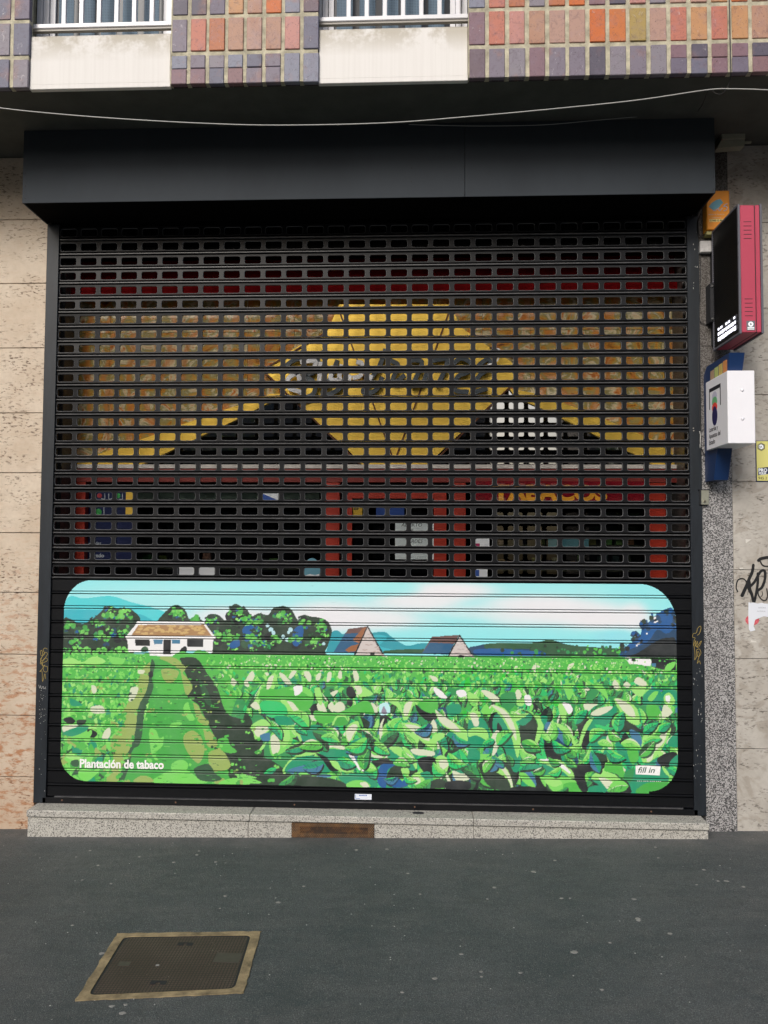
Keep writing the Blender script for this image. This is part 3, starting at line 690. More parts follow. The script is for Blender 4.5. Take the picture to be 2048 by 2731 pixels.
    for _ in range(170):
        x=rg.uniform(1230,1490); y=rg.uniform(1785,1915); circ(x,y,rg.uniform(5,14),rg.choice('ffgme'),.8)
    for _ in range(420):
        x=rg.uniform(150,430); y=rg.uniform(1752,2110)
        r=4+(y-1750)*.028; 
        for _ in range(3): circ(x+rg.uniform(-r,r),y+rg.uniform(-r,r)*.6,r*rg.uniform(.5,1),_c,1,9) if (_c:=rg.choice('gmGgDmGln')) else 0
    for _ in range(500):
        y0=rg.uniform(2,100); x=rg.uniform(560,1820); r=2+y0*.06
        leaf(x,hz(x)+y0,r*2.2,r*1.6,rg.uniform(0,6),rg.choice('gmGnlgDG'))

    # right field, back to front
    N=1700
    for k in range(N):
        u=(k/N)**1.15; y0=u*370
        x=rg.uniform(480 if y0<60 else 520+.35*y0,1830)
        y=hz(x)+y0
        if x<1000 and (x-150)<330+y0*1.25: continue
        L=5+y0*.165*rg.uniform(.6,1.3); w=L*rg.uniform(.45,.75)
        if y0<40: cols='gGlGmgcGglDG'
        elif y0<110: cols='gGnemGlclgqen'
        elif y0<220: cols='egGqgGlcqmeegGl'
        else: cols='qgqqemngeGBdeqmG'
        if x>1280 and y0<120 and x<1560: cols+='ffgG'
        a=rg.choice((rg.uniform(-2.6,-.5),rg.uniform(-2.2,-.9),rg.uniform(.2,2.6))); c=rg.choice(cols); bd=rg.uniform(-.25,.25)
        if y0>50 and rg.random()<.55: leaf(x+L*.06,y+L*.1,L*1.02,w*1.05,a,'dkD'[rg.randrange(3)],bd)
        if y0>85: fancy(x,y,L*1.15,w*1.1,a,rg.choice('eeqqggnllBd' if y0<220 else 'eqqqgnBddlg')); continue
        leaf(x,y,L,w,a,c,bd)
        if y0>70 and c in 'gqeGln' and rg.random()<.6: leaf(x+L*.08*math.cos(a),y-w*.12,L*.7,w*.3,a,{'g':'G','q':'e','e':'l','G':'l','l':'c','n':'g'}[c],bd)
    # left field leaves
    for k in range(1100):
        u=(k/1100)**1.1; y0=u*370; x=rg.uniform(140,400-.25*y0*.9); y=hz(x)+y0
        L=5+y0*.09*rg.uniform(.6,1.3)
        leaf(x,y,L,L*.55,rg.uniform(-2.9,.3),rg.choice('gGgmGlgnGoqmG' if y0<250 else 'gGmDgqGomg'),rg.uniform(-.2,.2))
    paint(MURAL_SHAPES)
    for _ in range(190):   # ragged tufts along both furrows and over the lane
        t_=rg.random()**.8; y=1752+t_*345; x=rg.choice((404-t_*88+rg.gauss(0,4),384-t_*112+rg.gauss(0,5),508+t_*120+rg.gauss(0,9+14*t_),545+t_*220+rg.gauss(0,10+8*t_),rg.uniform(420-t_*90,500+t_*110)))
        r=1.6+5*t_; c=rg.choice('gmGgmmGoDo')
        for _ in range(3): circ(x+rg.uniform(-r,r)*1.3,y+rg.uniform(-r,r)*.5,r*rg.uniform(.4,.85),c,1,8)
    for _ in range(75):    # a front row of broad leaves
        y=rg.uniform(1930,2100); x=rg.uniform(700+(y-1930)*.2,1800); L=rg.uniform(34,66); fancy(x,y,L,L*rg.uniform(.42,.6),rg.choice((rg.uniform(-2.7,-1.9),rg.uniform(-1.3,-.4),rg.uniform(.1,.6),rg.uniform(2.6,3.1))),rg.choice('eqqqgnlBde'))
    for k in range(1100):   # the far rows right of the lane: a mosaic of small bright leaves
        x=rg.uniform(545,1825); y0=rg.uniform(0,75); r=1.6+y0*.07
        if x<560+y0*1.2: continue
        leaf(x,hz(x)+y0,r*rg.uniform(1.5,2.6),r*1.3,rg.uniform(-2.5,-.6),rg.choice('GlgcGglmGnDgcl' if y0<45 else 'GlgnmDqGge'))
    paint(MURAL_SHAPES_FRONT)
    paint('''
C! k 1345,652 1528,665 1528,742 1440,738 1350,715
C! W 1150,645 1335,655 1348,672 1340,710 1300,707 1250,697 1185,692
C! x 1200,656 1232,658 1232,674 1200,672
C B 1350,690 1378,690 1378,712 1352,712
C G 1440,750 1460,700 1500,680 1525,680 1510,720 1460,755
''')
    # short grass dashes on the path
    for _ in range(180):
        y=rg.uniform(1765,2095); t=(y-1750)/340
        a,b=(402+60*t*.2-120*t,540+130*t) ; x=rg.uniform(a+30,b+90*t)
        fill([(x,y),(x+rg.uniform(6,22),y-.8),(x+rg.uniform(6,20),y+1.2)],rg.choice('mDgGdg'),False)
    # hedge bumps before the house
    for k in range(90):
        x=168+k*2.0; circ(x,1736+rg.uniform(-8,8),rg.uniform(3,6),rg.choice('gGGDgk'),1,8)
    for k in range(260):
        x=rg.uniform(545,1820); y=hz(x)+rg.uniform(0,26)**1; circ(x,y,rg.uniform(1.2,3.2),rg.choice('GlGgcmg'),1,7)
    paint('''
A! W 735,378 1228,378 1242,404 1305,487 1300,500 650,500 660,480 722,405
A! r 745,404 1225,404 1285,486 690,486
A! W 648,487 1312,487 1316,508 1296,512 1290,608 1240,614 1230,590 1060,600 1040,640 830,632 820,600 700,606 668,600 662,512 648,508
A! x 720,512 828,512 828,560 720,560
A! x 1104,512 1222,512 1222,568 1104,568
A! x 928,512 984,512 984,622 928,622
A! B 855,514 925,514 920,545 860,548
A! B 990,514 1052,514 1050,545 992,545
A D 760,600 780,568 810,570 815,600
A g 1150,630 1180,590 1230,600 1290,620 1300,640
A k 1050,590 1090,560 1100,600 1060,612
A g 1000,640 1060,600 1120,615 1170,640
''')
    for _ in range(46):
        p=Z('A',f'{rg.uniform(730,1240)} {rg.uniform(412,476)}')[0]; fill([(p[0]+rg.uniform(4,9)*math.cos(a),p[1]+rg.uniform(2,4)*math.sin(a)) for a in (0,1.2,2.5,3.7,5)],'R')
    paint('''
B! p 770,434 908,418 820,612 662,608
B! P 745,470 880,465 815,612 662,608
B! O 880,428 905,424 850,540 800,520
B! O 745,590 790,560 850,545 825,600 770,606
B! x 910,412 918,416 1040,632 1026,632 912,430 822,632 810,632
B! i 912,426 1024,630 824,630
B! x 930,608 965,606 968,634 932,634
B! p 1388,492 1588,480 1508,625 1312,618
B! P 1372,535 1550,545 1508,625 1312,618
B! x 1590,478 1597,480 1698,640 1500,640
B! i 1592,492 1686,640 1512,640
B! x 1580,625 1625,625 1625,646 1580,646
''')
    for _ in range(30):
        a=rg.random(); b=rg.random()*(1-a); x=912+(1024-912)*a+(824-912)*b; y=426+204*(a+b); p=Z('B',f'{x} {y}')[0]; fill([(p[0],p[1]),(p[0]+7,p[1]),(p[0]+6,p[1]+3),(p[0],p[1]+3)],(190,172,165),False)
        p=Z('B',f'{1592+94*a-80*b} {492+148*(a+b)}')[0]; fill([(p[0],p[1]),(p[0]+6,p[1]),(p[0]+6,p[1]+3),(p[0],p[1]+3)],(195,180,178),False)
# ================================================================== SETTING: pavement
gz=lambda x:.008+.0172*x
b=MB(); X0,X1,Y0,Y1=-40,40,-22,.45; b.add([(X0,Y0,gz(X0)),(X1,Y0,gz(X1)),(X1,Y1,gz(X1)),(X0,Y1,gz(X0))],[(0,1,2,3)])
tag(b.build('pavement',M['asphalt'],recalc=False),kind='structure')
# ================================================================== BUILDING
SOF=3.92
bld=empty('building',(-.3,.3,0),'stone and glazed brick building front with windows above a dark recessed shop bay','building')
def slabs(name,m,x0,x1,joints,y=0,gap=.0035,th=.03,back=.05):
    b=MB(); b.box(x0,x1,y+th,y+th+back,joints[0],joints[-1])
    for a,c in zip(joints,joints[1:]): b.box(x0,x1-.001,y,y+th+.002,a+gap/2,c-gap/2,.0012)
    return b.build(name,m,bld)
LJ=[-.3,.264,.615,.966,1.324,1.672,2.024,2.378,2.765,3.152,3.538,SOF-.003]
b=MB()
b.box(-9,-2.199,.032,.08,-.3,SOF-.003)
for a,c in zip(LJ,LJ[1:]):
    xs=[-9,-7.3,-5.6,-3.9,-2.199]
    for p,q in zip(xs,xs[1:]):
        # the top corner slab is cut away where the shutter box side comes down
        b.box(p+.0015,q-(.0015 if q<-3 else 0),0,.034,a+.002,c-.002,.0015)
b.build('stone_cladding',M['trav_l'],bld)
RJ=[-.3,.489,.986,1.481,1.976,2.472,2.968,3.464,SOF-.003]
b=MB(); b.box(1.774,9,.032,.08,-.3,SOF-.003)
for a,c in zip(RJ,RJ[1:]):
    for p,q in ((1.774,3.2),(3.2,4.7),(4.7,6.2),(6.2,9)): b.box(p+.0015,q-.0015,.004,.034,a+.0016,c-.0016,.0012)
b.build('stone_cladding',M['trav_r'],bld)
b=MB()
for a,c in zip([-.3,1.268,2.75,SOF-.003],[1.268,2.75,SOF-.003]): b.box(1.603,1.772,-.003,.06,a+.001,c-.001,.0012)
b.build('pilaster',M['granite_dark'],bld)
b=MB(); b.box(-2.33,-2.122,.082,.42,-.2,SOF-.003); b.box(-2.33,-2.122,.036,.0819,-.2,.1); b.build('reveal',M['granite_reveal'],bld)
b=MB(); b.box(1.532,1.77,.062,.42,-.2,SOF-.003); b.build('reveal',M['granite_reveal'],bld)
b=MB(); b.box(-9,9,-.678,.6,SOF,SOF+.18); b.build('soffit',M['soffit'],bld)
b=MB(); b.box(-9,9,-.60,2.5,SOF+.181,7.5); 
# wall body above, pierced only visually by the two windows set in front of it
body=b
# ---- glazed bricks standing on end, courses set out from the soffit edge
BY=-.722
zc=[3.901,4.069,4.257,4.445,4.633,4.821,5.01]
def brickcol(): 
    return rnd.choice([(.42,.15,.07),(.52,.14,.04),(.50,.23,.07),(.40,.23,.16),(.46,.17,.12),(.36,.26,.09),(.46,.22,.19),(.50,.16,.05),(.47,.25,.12),(.40,.25,.20),(.52,.19,.06)])
def coldcol(): return rnd.choice([(.15,.13,.175),(.19,.165,.205),(.14,.14,.19),(.21,.13,.155),(.21,.22,.28),(.10,.09,.12),(.22,.13,.14),(.15,.11,.13),(.22,.20,.23)])
def brickwall(x0,n,pitch,wd,edges,split=()):
    b=MB(); mo=MB()
    for i in range(n):
        xa=x0+i*pitch
        for r in range(len(zc)-1):
            za,zb=zc[r],zc[r+1]-.021
            cold=(r==0) or (i in edges) or (r>=2 and rnd.random()<.3)
            def bump_box(z0,z1):
                b.col=coldcol() if cold else brickcol(); j=lambda s:rnd.uniform(-s,s)
                b.box(xa+.002+j(.0015),xa+wd+j(.0015),BY+j(.0018),BY+.03,z0+j(.0012),z1+j(.0012),.003)
            if r==0 and i in split: bump_box(za,za+.078); bump_box(za+.0795,zb)
            else: bump_box(za,zb)
        # underside course, stepping back to the soffit
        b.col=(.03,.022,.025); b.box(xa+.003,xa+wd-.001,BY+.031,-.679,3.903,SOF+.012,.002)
    return b
bw=brickwall(.246,15,.0977,.079,(0,),(10,11,12,13,14)); bw2=brickwall(.246+.0977*15,30,.0977,.079,(),(0,3,4,9)); 
bm_=brickwall(-1.236,8,.0945,.078,(0,7),(0,1,2,3,4,5))
bl=brickwall(-2.047-.0985*40,41,.0985,.082,(39,40,38),())
bm_.v+=[];
def join(*bs):
    o=MB()
    for q in bs:
        n=len(o.v); o.v+=q.v; o.f+=[tuple(i+n for i in f) for f in q.f]; o.c+=q.c
    return o
for q_ in (join(bw,bw2),bm_,bl): q_.build('glazed_brick_facing',M['brick'],bld,colors=True)
b=MB()
for x0,x1 in ((-9,-1.967),(-1.242,-.5),(.243,6)):
    b.box(x0+.001,x1-.001,BY+.006,-.6785,3.906,5.0)
b.build('mortar_bed',M['mortar'],bld)
# wall body around the openings
b=MB(); b.box(-9,-2.0,-.599,-.3,SOF+.181,7.5); b.box(-1.24,-.5,-.599,-.3,SOF+.181,7.5); b.box(.25,9,-.599,-.3,SOF+.181,7.5); b.box(-9,9,-.598,-.3,5.02,7.49)
b.box(-9,9,-.29,6,SOF+.181,7.5); b.box(-9,9,-.599,-.3,SOF+.181,4.16); b.build('upper_wall',M['mortar'],bld)
b=MB(); b.box(-9,9,BY+.01,-.6,5.02,7.5); b.build('upper_facing',M['brick'],bld,colors=True)
for x0,x1 in ((-1.966,-1.245),(-.4985,.2425)):
    b=MB(); b.box(x0,x1,-.703,-.677,3.9005,3.93,.002); b.box(x0,x1,-.7035,-.63,3.9215,4.177,.004); 
    b.build('window_apron',M['render'],bld)
M['shutterbox_glass']=mat('window_glass',(.006,.012,.022),.25,0,.2)
M['blind']=mat('blue_grey_blind',(.11,.17,.23),.7,var=.15,vscale=30); 
mm=M['blind']; v=pos(mm); vv=voro(mm,pos(mm,(1,0,1)),120,'F1','Distance',0); setc(mm,mixc(mm,mth(mm,'LESS_THAN',vv,.25),(.10,.16,.22),(.03,.05,.08)))
M['darkin']=mat('dark_interior',(.012,.013,.016),.7)
M['rail_under']=mat('grey_aluminium',(.3,.28,.25),.5)
def window(x0,x1,left):
    wn=empty('window',((x0+x1)/2,-.6,4.178),'x','x'); del wn['label'],wn['category']; wn.parent=bld; wn.location=Vector(wn.location)-bld.location
    b=MB(); zt=4.98; fw=.035
    for k in range(3): # stepped profile of the frame
        a=k*.03; b.box(x0+a,x0+a+.026,-.60+k*.012,-.55,4.179,zt); b.box(x1-a-.026,x1-a,-.60+k*.012,-.55,4.179,zt)
    b.box(x0+.09,x1-.09,-.585,-.55,zt-.06,zt)
    b.build('frame',M['white_alu'],wn)
    b=MB(); b.box(x0+.085,x1-.085,-.562,-.558,4.179,zt-.06); b.build('pane',M['shutterbox_glass'],wn)
    # slats of the blind behind the pane, seen between the bars
    n=5; st=(x1-x0-.18)/n; b=MB()
    for k in range(n): b.box(x0+.10+k*st,x0+.10+k*st+st*.70,-.5565,-.55,4.18,zt-.065)
    b.v=[(p[0],p[1]-.0075,p[2]) for p in b.v]; b.build('blind',M['blind'],wn)
    rl=MB(); rl.box(x0-.002,x1+.002,-.672,-.640,4.240,4.264,.003); rail=rl.build('railing',M['white_alu'],wn)
    b=MB(); b.box(x0,x1,-.665,-.645,4.229,4.2395); b.build('rail_lip',M['rail_under'],rail)
    for k in range(7):
        xx=x0+.16+k*.0915; 
        if xx>x1-.05: break
        b=MB(); b.box(xx,xx+.022,-.662,-.645,4.2645,4.99,.002); b.build('bar',M['white_alu'],rail)
    return wn
window(-1.99,-1.243,1); window(-.525,.246,0)
# ================================================================== SILL STEP
st=empty('door_step',(-.3,-.06,0),'long speckled pale granite step under the painted roller shutter','step')
b=MB()
J1,J2,J3=at(667,2190,-.12)[0],at(1263,2190,-.12)[0],at(662,2190,-.12)[0]; vx0,vx1=at(778,2210,-.12)[0],at(998,2210,-.12)[0]
for a,c in ((-2.178,J1),(J1,J2),(J2,1.575)): b.box(a+.001,c-.001,-.132,.2,.084,.121,.004)
b.build('top_slab',M['granite_sill'],st)
b=MB()
for a,c in ((-2.174,J3-.001),(J3+.001,vx0-.001),(vx1+.001,J2-.001),(J2+.001,1.571)): b.box(a,c,-.118,.1,-.2,.083,.001)
b.box(vx0-.001,vx1+.001,-.06,.1,-.2,.083); b.build('riser',M['granite_sill'],st)
b=MB(); b.tube([(.01+.030*math.cos(t),-.055+.012*math.sin(t),.1225) for t in [k*math.pi/8 for k in range(17)]],.0035,6); b.box(-.012,.03,-.061,-.049,.1215,.125,.001); b.build('floor_lock',M['darkin'],st)
# vent in the riser
vg=empty('vent_grille',(-.4,-.12,0),'rusty perforated metal vent plate set in the granite step','vent')
b=MB(); nx,nz=46,11; vz0,vz1=gz(-.4)-.002,.081
px_=(vx1-vx0)/nx; pz_=(vz1-vz0)/nz
for j in range(nz):
    for i in range(nx+(j%2)):
        cx=vx0+(i+.5-(j%2)*.5)*px_; cz=vz0+(j+.5)*pz_
        cx0,cx1=max(vx0,cx-px_/2),min(vx1,cx+px_/2)
        if cx1-cx0<px_*.9: b.add([(cx0,-.1205,cz-pz_/2),(cx1,-.1205,cz-pz_/2),(cx1,-.1205,cz+pz_/2),(cx0,-.1205,cz+pz_/2)],[(0,1,2,3)]); continue
        n=8; inn=[(cx+.0036*math.cos(t+.39),-.1205,cz+.0031*math.sin(t+.39)) for t in [k*2*math.pi/n for k in range(n)]]
        hw,hh=px_/2,pz_/2; out=[(cx+hw,-.1205,cz),(cx+hw,-.1205,cz+hh),(cx,-.1205,cz+hh),(cx-hw,-.1205,cz+hh),(cx-hw,-.1205,cz),(cx-hw,-.1205,cz-hh),(cx,-.1205,cz-hh),(cx+hw,-.1205,cz-hh)]
        b.add(out+inn,[(k,(k+1)%8,8+(k)%8) for k in range(8)]+[((k+1)%8,8+(k+1)%8,8+k) for k in range(8)])
b.build('perforated_plate',M['rust'],vg)
b=MB(); b.box(vx0+.002,vx1-.002,-.1145,-.112,vz0,vz0+.022); b.box(vx0+.002,vx1-.002,-.1145,-.112,vz1-.022,vz1); b.box(vx0+.002,vx0+.045,-.1145,-.112,vz0+.0221,vz1-.0221); b.box(vx1-.035,vx1-.002,-.1145,-.112,vz0+.0221,vz1-.0221)
b.build('frame',mat('ochre_mortar',(.24,.15,.075),.9,var=.4,vscale=30),vg)
b=MB(); b.box(vx0,vx1,-.075,-.062,vz0,vz1); b.build('duct',M['darkin'],vg)
# ================================================================== MANHOLE COVER
mh=empty('manhole_cover',(-.93,-1.4,gz(-.93)),'square brown cast iron access cover in a mossy concrete rim in the pavement','manhole cover')
A_=(-1.24,-1.195);B_=(-.645,-1.168);C_=(-.617,-1.612);D_=(-1.206,-1.672)
def rr(cs,r,n=5):
    out=[]
    for i in range(4):
        p,q,s=Vector(cs[i-1]),Vector(cs[i]),Vector(cs[(i+1)%4]); a=q+(p-q).normalized()*r; c=q+(s-q).normalized()*r
        for k in range(n+1): t=k/n; out.append((a*(1-t)*(1-t)+q*2*t*(1-t)+c*t*t))
    return out
def inset(cs,d):
    cen=sum((Vector(c) for c in cs),Vector((0,0)))/4; return [cen+(Vector(c)-cen)*(1-d/((Vector(c)-cen).length)) for c in cs]
o4=[A_,B_,C_,D_]; out=rr(o4,.004,5); rj=random.Random(3); out=[out[i]+(out[(i+1)%len(out)]-out[i])*t for i in range(len(out)) for t in ([0] if (out[(i+1)%len(out)]-out[i]).length<.05 else [k/24 for k in range(24)])]; out=[p+Vector((rj.uniform(-.003,.003),rj.uniform(-.003,.003))) for p in out]; inn=rr(inset(o4,.046),.028,5); ii=rr(inset(o4,.057),.027,5)
def ring(a,b_,za,zb):
    n=len(a); m_=MB(); m_.add([(p.x,p.y,gz(p.x)+za) for p in a]+[(p.x,p.y,gz(p.x)+zb) for p in b_],[(i,(i+1)%n,n+(i+1)%n,n+i) for i in range(n)]); return m_
q=MB(); inD=[(Vector(p)) for p in inn]
def near(p):
    best=None
    for i in range(len(inD)):
        a_,b_=inD[i],inD[(i+1)%len(inD)]; d_=b_-a_; t=max(0,min(1,(p-a_).dot(d_)/max(1e-9,d_.length_squared))); s_=a_+d_*t
        if best is None or (s_-p).length<(best-p).length: best=s_
    return best
inner=[near(p) for p in out]; q=ring(out,inner,.004,.004); q2=ring(inn,inn,.004,-.01); q3=ring(out,out,.004,-.01); join(q,q2,q3).build('concrete_rim',M['concrete_rim'],mh)
b=MB(); n=len(ii); b.add([(p.x,p.y,gz(p.x)+.0015) for p in ii],[tuple(range(n))]); lid=b.build('lid',M['iron'],mh)
b=MB(); n=len(inn); b.add([(p.x,p.y,gz(p.x)+.0008) for p in inn],[tuple(range(n))]); b.build('gap',M['darkin'],mh)
for (u,v_) in ((.51,.2),(.45,.80)):
    p=Vector(A_)*(1-u)*(1-v_)+Vector(B_)*u*(1-v_)+Vector(C_)*u*v_+Vector(D_)*(1-u)*v_; g=gz(p.x)
    b=MB(); b.box(p.x-.03,p.x-.008,p.y-.011,p.y+.011,g+.002,g+.0032); b.box(p.x+.008,p.x+.03,p.y-.011,p.y+.011,g+.002,g+.0032); b.box(p.x-.008,p.x+.008,p.y+.004,p.y+.011,g+.002,g+.0032); b.build('lifting_slot',M['darkin'],lid)
for (u,v_,w_) in ((.17,.5,.022),(.83,.45,.05)):
    p=Vector(A_)*(1-u)*(1-v_)+Vector(B_)*u*(1-v_)+Vector(C_)*u*v_+Vector(D_)*(1-u)*v_; g=gz(p.x)
    b=MB(); b.box(p.x-w_,p.x+w_,p.y-w_*.7,p.y+w_*.7,g+.0017,g+.0026); b.build('cast_plate',mat('smooth_iron',(.05,.042,.036),.5,var=.3,vscale=40),lid)
# gum and specks trodden into the asphalt: spots seen in the photograph
gum=[(203,2286),(372,2285),(531,2270),(525,2280),(262,2308),(220,2347),(297,2357),(463,2300),(575,2299),(587,2423),(742,2407),(810,2364),(240,2269),(950,2267),(193,2468),(271,2543),(1422,2325),(1088,2330),(1755,2288),(1748,2260),(1938,2350),(1983,2365),(1877,2320),(1858,2360),(1498,2396),(1691,2398),(1701,2450),(1702,2455),(1319,2367),(1627,2515),(1532,2540),(1388,2595),(1284,2605),(1283,2592),(1072,2647),(298,2684),(335,2680),(327,2702),(1300,2398),(1520,2396),(1605,2640),(1787,2490),(1915,2350),(600,2390),(1120,2385),(420,2575),(1480,2295),(1032,2265),(1230,2545),(1160,2610)]
rg2=random.Random(8)
for k,(px,py) in enumerate(gum):
    # meet the sloping ground
    d=(px-CX)/CAMP['f']*AX[0]-(py-CY)/CAMP['f']*AX[1]+AX[2]; t=(gz(0)-CAMP['h'])/(d[2]-.0172*d[0]); x,y=d[0]*t,-CAMP['D']+d[1]*t
    if y>-.14: continue
    r=rg2.uniform(.006,.013)*(1.25 if k in (13,14,30) else 1); n=9; ph=rg2.random()*6
    rs=[r*rg2.uniform(.7,1.15) for _ in range(n)]
    b=MB(); b.add([(x+rs[i]*math.cos(ph+i*6.283/n),y+rs[i]*.8*math.sin(ph+i*6.283/n),gz(x)+.0006) for i in range(n)]+[(x+.7*rs[i]*math.cos(ph+i*6.283/n),y+.56*rs[i]*math.sin(ph+i*6.283/n),gz(x)+.0022) for i in range(n)],[tuple(range(n,2*n))]+[(i,(i+1)%n,n+(i+1)%n,n+i) for i in range(n)])
    tag(b.build('gum_spot',M['gum'],smooth=False),'flattened grey blob of old chewing gum trodden into the asphalt pavement','gum','old gum on the pavement')
# ================================================================== ROLLER SHUTTER
SX0,SX1=-2.126,1.536
sh=empty('roller_shutter',(-.295,0,.12),'black metal roller shutter, perforated above, painted with a tobacco field landscape below','shutter')
PX0,PP=-2.121,.12262; HW=.0952; HH=.0435
def zk(k): return 3.388-.0869*k
ZTOP=[zk(k) for k in range(-1,23)]
RIM=[]
g=MB()
def cell(xa,xb,za,zb,hx0,hx1,hz0,hz1):
    rc=.011; n=4; 
    def loop(e,y):
        L=[]
        for (cx,cz,a0) in ((hx1-rc,hz1-rc,0),(hx0+rc,hz1-rc,90),(hx0+rc,hz0+rc,180),(hx1-rc,hz0+rc,270)):
            for k in range(n+1):
                t=R_(a0+90*k/n); L.append((cx+(rc+e)*math.cos(t),y,cz+(rc+e)*math.sin(t)))
        return L
    c4=[(xb,0,zb),(xa,0,zb),(xa,0,za),(xb,0,za)]
    A=loop(.0022,0); B=loop(0,.0022); C=loop(0,.011); m_=len(A)
    v=c4+A+B+C; f=[]
    for c in range(4):
        for k in range(n): f.append((c,4+c*(n+1)+k+1,4+c*(n+1)+k)[::-1])
        a=4+c*(n+1)+n; b2=4+((c+1)%4)*(n+1); f.append((c,(c+1)%4,b2,a))
    for k in range(m_):
        k2=(k+1)%m_
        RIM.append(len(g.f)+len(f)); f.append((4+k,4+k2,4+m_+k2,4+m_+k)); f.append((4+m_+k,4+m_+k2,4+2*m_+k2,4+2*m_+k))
    g.add(v,f)
for zt in ZTOP:
    za,zb=zt-HH-.007,zt+.0105
    for i in range(30):
        hx0=PX0+i*PP; xa=hx0-(PP-HW)/2; xb=xa+PP
        if i==0: xa=SX0-.02
        if i==29: xb=SX1+.02
        cell(xa,xb,za,zb,hx0,hx0+HW,zt-HH,zt)
    # lips turning back above and below the face
    g.add([(SX0-.02,0,zb),(SX1+.02,0,zb),(SX1+.02,.012,zb+.0015),(SX0-.02,.012,zb+.0015)],[(0,1,2,3)])
    g.add([(SX0-.02,0,za),(SX1+.02,0,za),(SX1+.02,.012,za-.001),(SX0-.02,.012,za-.001)],[(0,1,2,3)])
jr=random.Random(6); TL=[(jr.uniform(-.0016,.0016),jr.uniform(0,6),jr.uniform(.8,2.2),jr.uniform(.0003,.0014)) for _ in ZTOP]
def warp(p):
    k=min(range(len(ZTOP)),key=lambda k:abs(ZTOP[k]-.022-p[2])); t,ph,fr_,am=TL[k]
    return (p[0],p[1]+t*(p[2]-ZTOP[k]+.022)/.03+am*math.sin(p[0]*fr_*2+ph),p[2]+.0006*math.sin(p[0]*1.3+ph))
g.v=[warp(p) for p in g.v]
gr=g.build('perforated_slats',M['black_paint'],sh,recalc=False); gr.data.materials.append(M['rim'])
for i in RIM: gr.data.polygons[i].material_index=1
# hinge tubes between the perforated slats
b=MB()
def rib(b,zc_,h=.0056,y=.0005):
    pr=[(y+.010,zc_+h*.8),(y+.003,zc_+h*.95),(y-.001,zc_+h*.85),(y-.004,zc_+h*.35),(y-.004,zc_-h*.35),(y-.001,zc_-h*.8),(y+.003,zc_-h*.9),(y+.010,zc_-h*.8)]
    n=len(pr); v=[(SX0-.02,a,c) for a,c in pr]+[(SX1+.02,a,c) for a,c in pr]; b.add(v,[(i,i+1,n+i+1,n+i) for i in range(n-1)])
for k,zt in enumerate(ZTOP):
    rib(b,(zt-HH-.007+(zt-.0869)+.0105)/2)
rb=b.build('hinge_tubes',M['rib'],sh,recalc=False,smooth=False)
b=MB()
for k,zt in enumerate(ZTOP):   # hook plates that close the gap behind each tube
    zc_=(zt-HH-.007+(zt-.0869)+.0105)/2; b.add([(SX0,.0125,zc_-.0135),(SX1,.0125,zc_-.0135),(SX1,.0125,zc_+.0135),(SX0,.0125,zc_+.0135)],[(0,1,2,3)])
b.box(SX0,SX1,.004,.012,ZTOP[0]+.012,3.62)
b.build('hook_strips',M['darkbox'],sh,recalc=False)
# ---- solid slats: sheet profile swept along the curtain
LINES=[1.326,1.241,1.150,1.061,.975,.889,.806,.723,.638,.556,.471,.386,.305,.225]   # centre height of each hinge
LINES=[LINES[0]-(LINES[0]-LINES[-1])/13*k for k in range(14)]
def profile(top,bot,fine=0):
    "one slat face from just below the hinge above to below the hinge under it; returns (y,z)"
    h=.0060; P=[(.011,top-h-.0028),(.0,top-h-.0044),(.0,bot+h+.0044)]
    if fine:
        n=max(2,int((P[1][1]-P[2][1])/fine)); P=[P[0]]+[(0,P[1][1]+(P[2][1]-P[1][1])*i/n) for i in range(n+1)]
    P+= [(.011,bot+h+.0028),(.008,bot+h+.0005),(-.0005,bot+h*.8),(-.0035,bot+h*.3),(-.0035,bot-h*.3),(-.0005,bot-h*.8),(.008,bot-h-.0005)]
    return P
TOPZ=1.326+.0846-.0005
def full(fine):
    P=[]; prev=TOPZ
    for zl in LINES: P+=profile(prev,zl,fine); prev=zl
    return P
P=full(0); P+=[(.010,LINES[-1]-.0089),(0,LINES[-1]-.0102),(0,.165),(-.002,.163)]
n=len(P); b=MB(); b.add([(SX0-.02,y,z) for y,z in P]+[(SX1+.02,y,z) for y,z in P],[(i,i+1,n+i+1,n+i) for i in range(n-1)])
b.build('solid_slats',M['black_paint'],sh,recalc=False)
b=MB(); b.box(SX0-.02,SX1+.02,-.012,.012,.1225,.155,.002); bb=b.build('bottom_bar',M['black_paint'],sh)
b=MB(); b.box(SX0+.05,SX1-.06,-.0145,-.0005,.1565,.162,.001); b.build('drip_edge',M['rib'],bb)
for x in (-2.03,-1.37,-.69,-.01,.65,1.3):
    b=MB(); b.cyl((x,-.014,.141),(x,-.0115,.141),.005,10); b.build('bolt',mat('rusty_bolt',(.12,.06,.035),.7),bb)
# ---- the painting
paint_mural()
rgbl=lin(CAN.clip(0,255))*.84
P=np.array(full(.0028)); nc=1120
xs=np.linspace(-2.052,1.456,nc); 
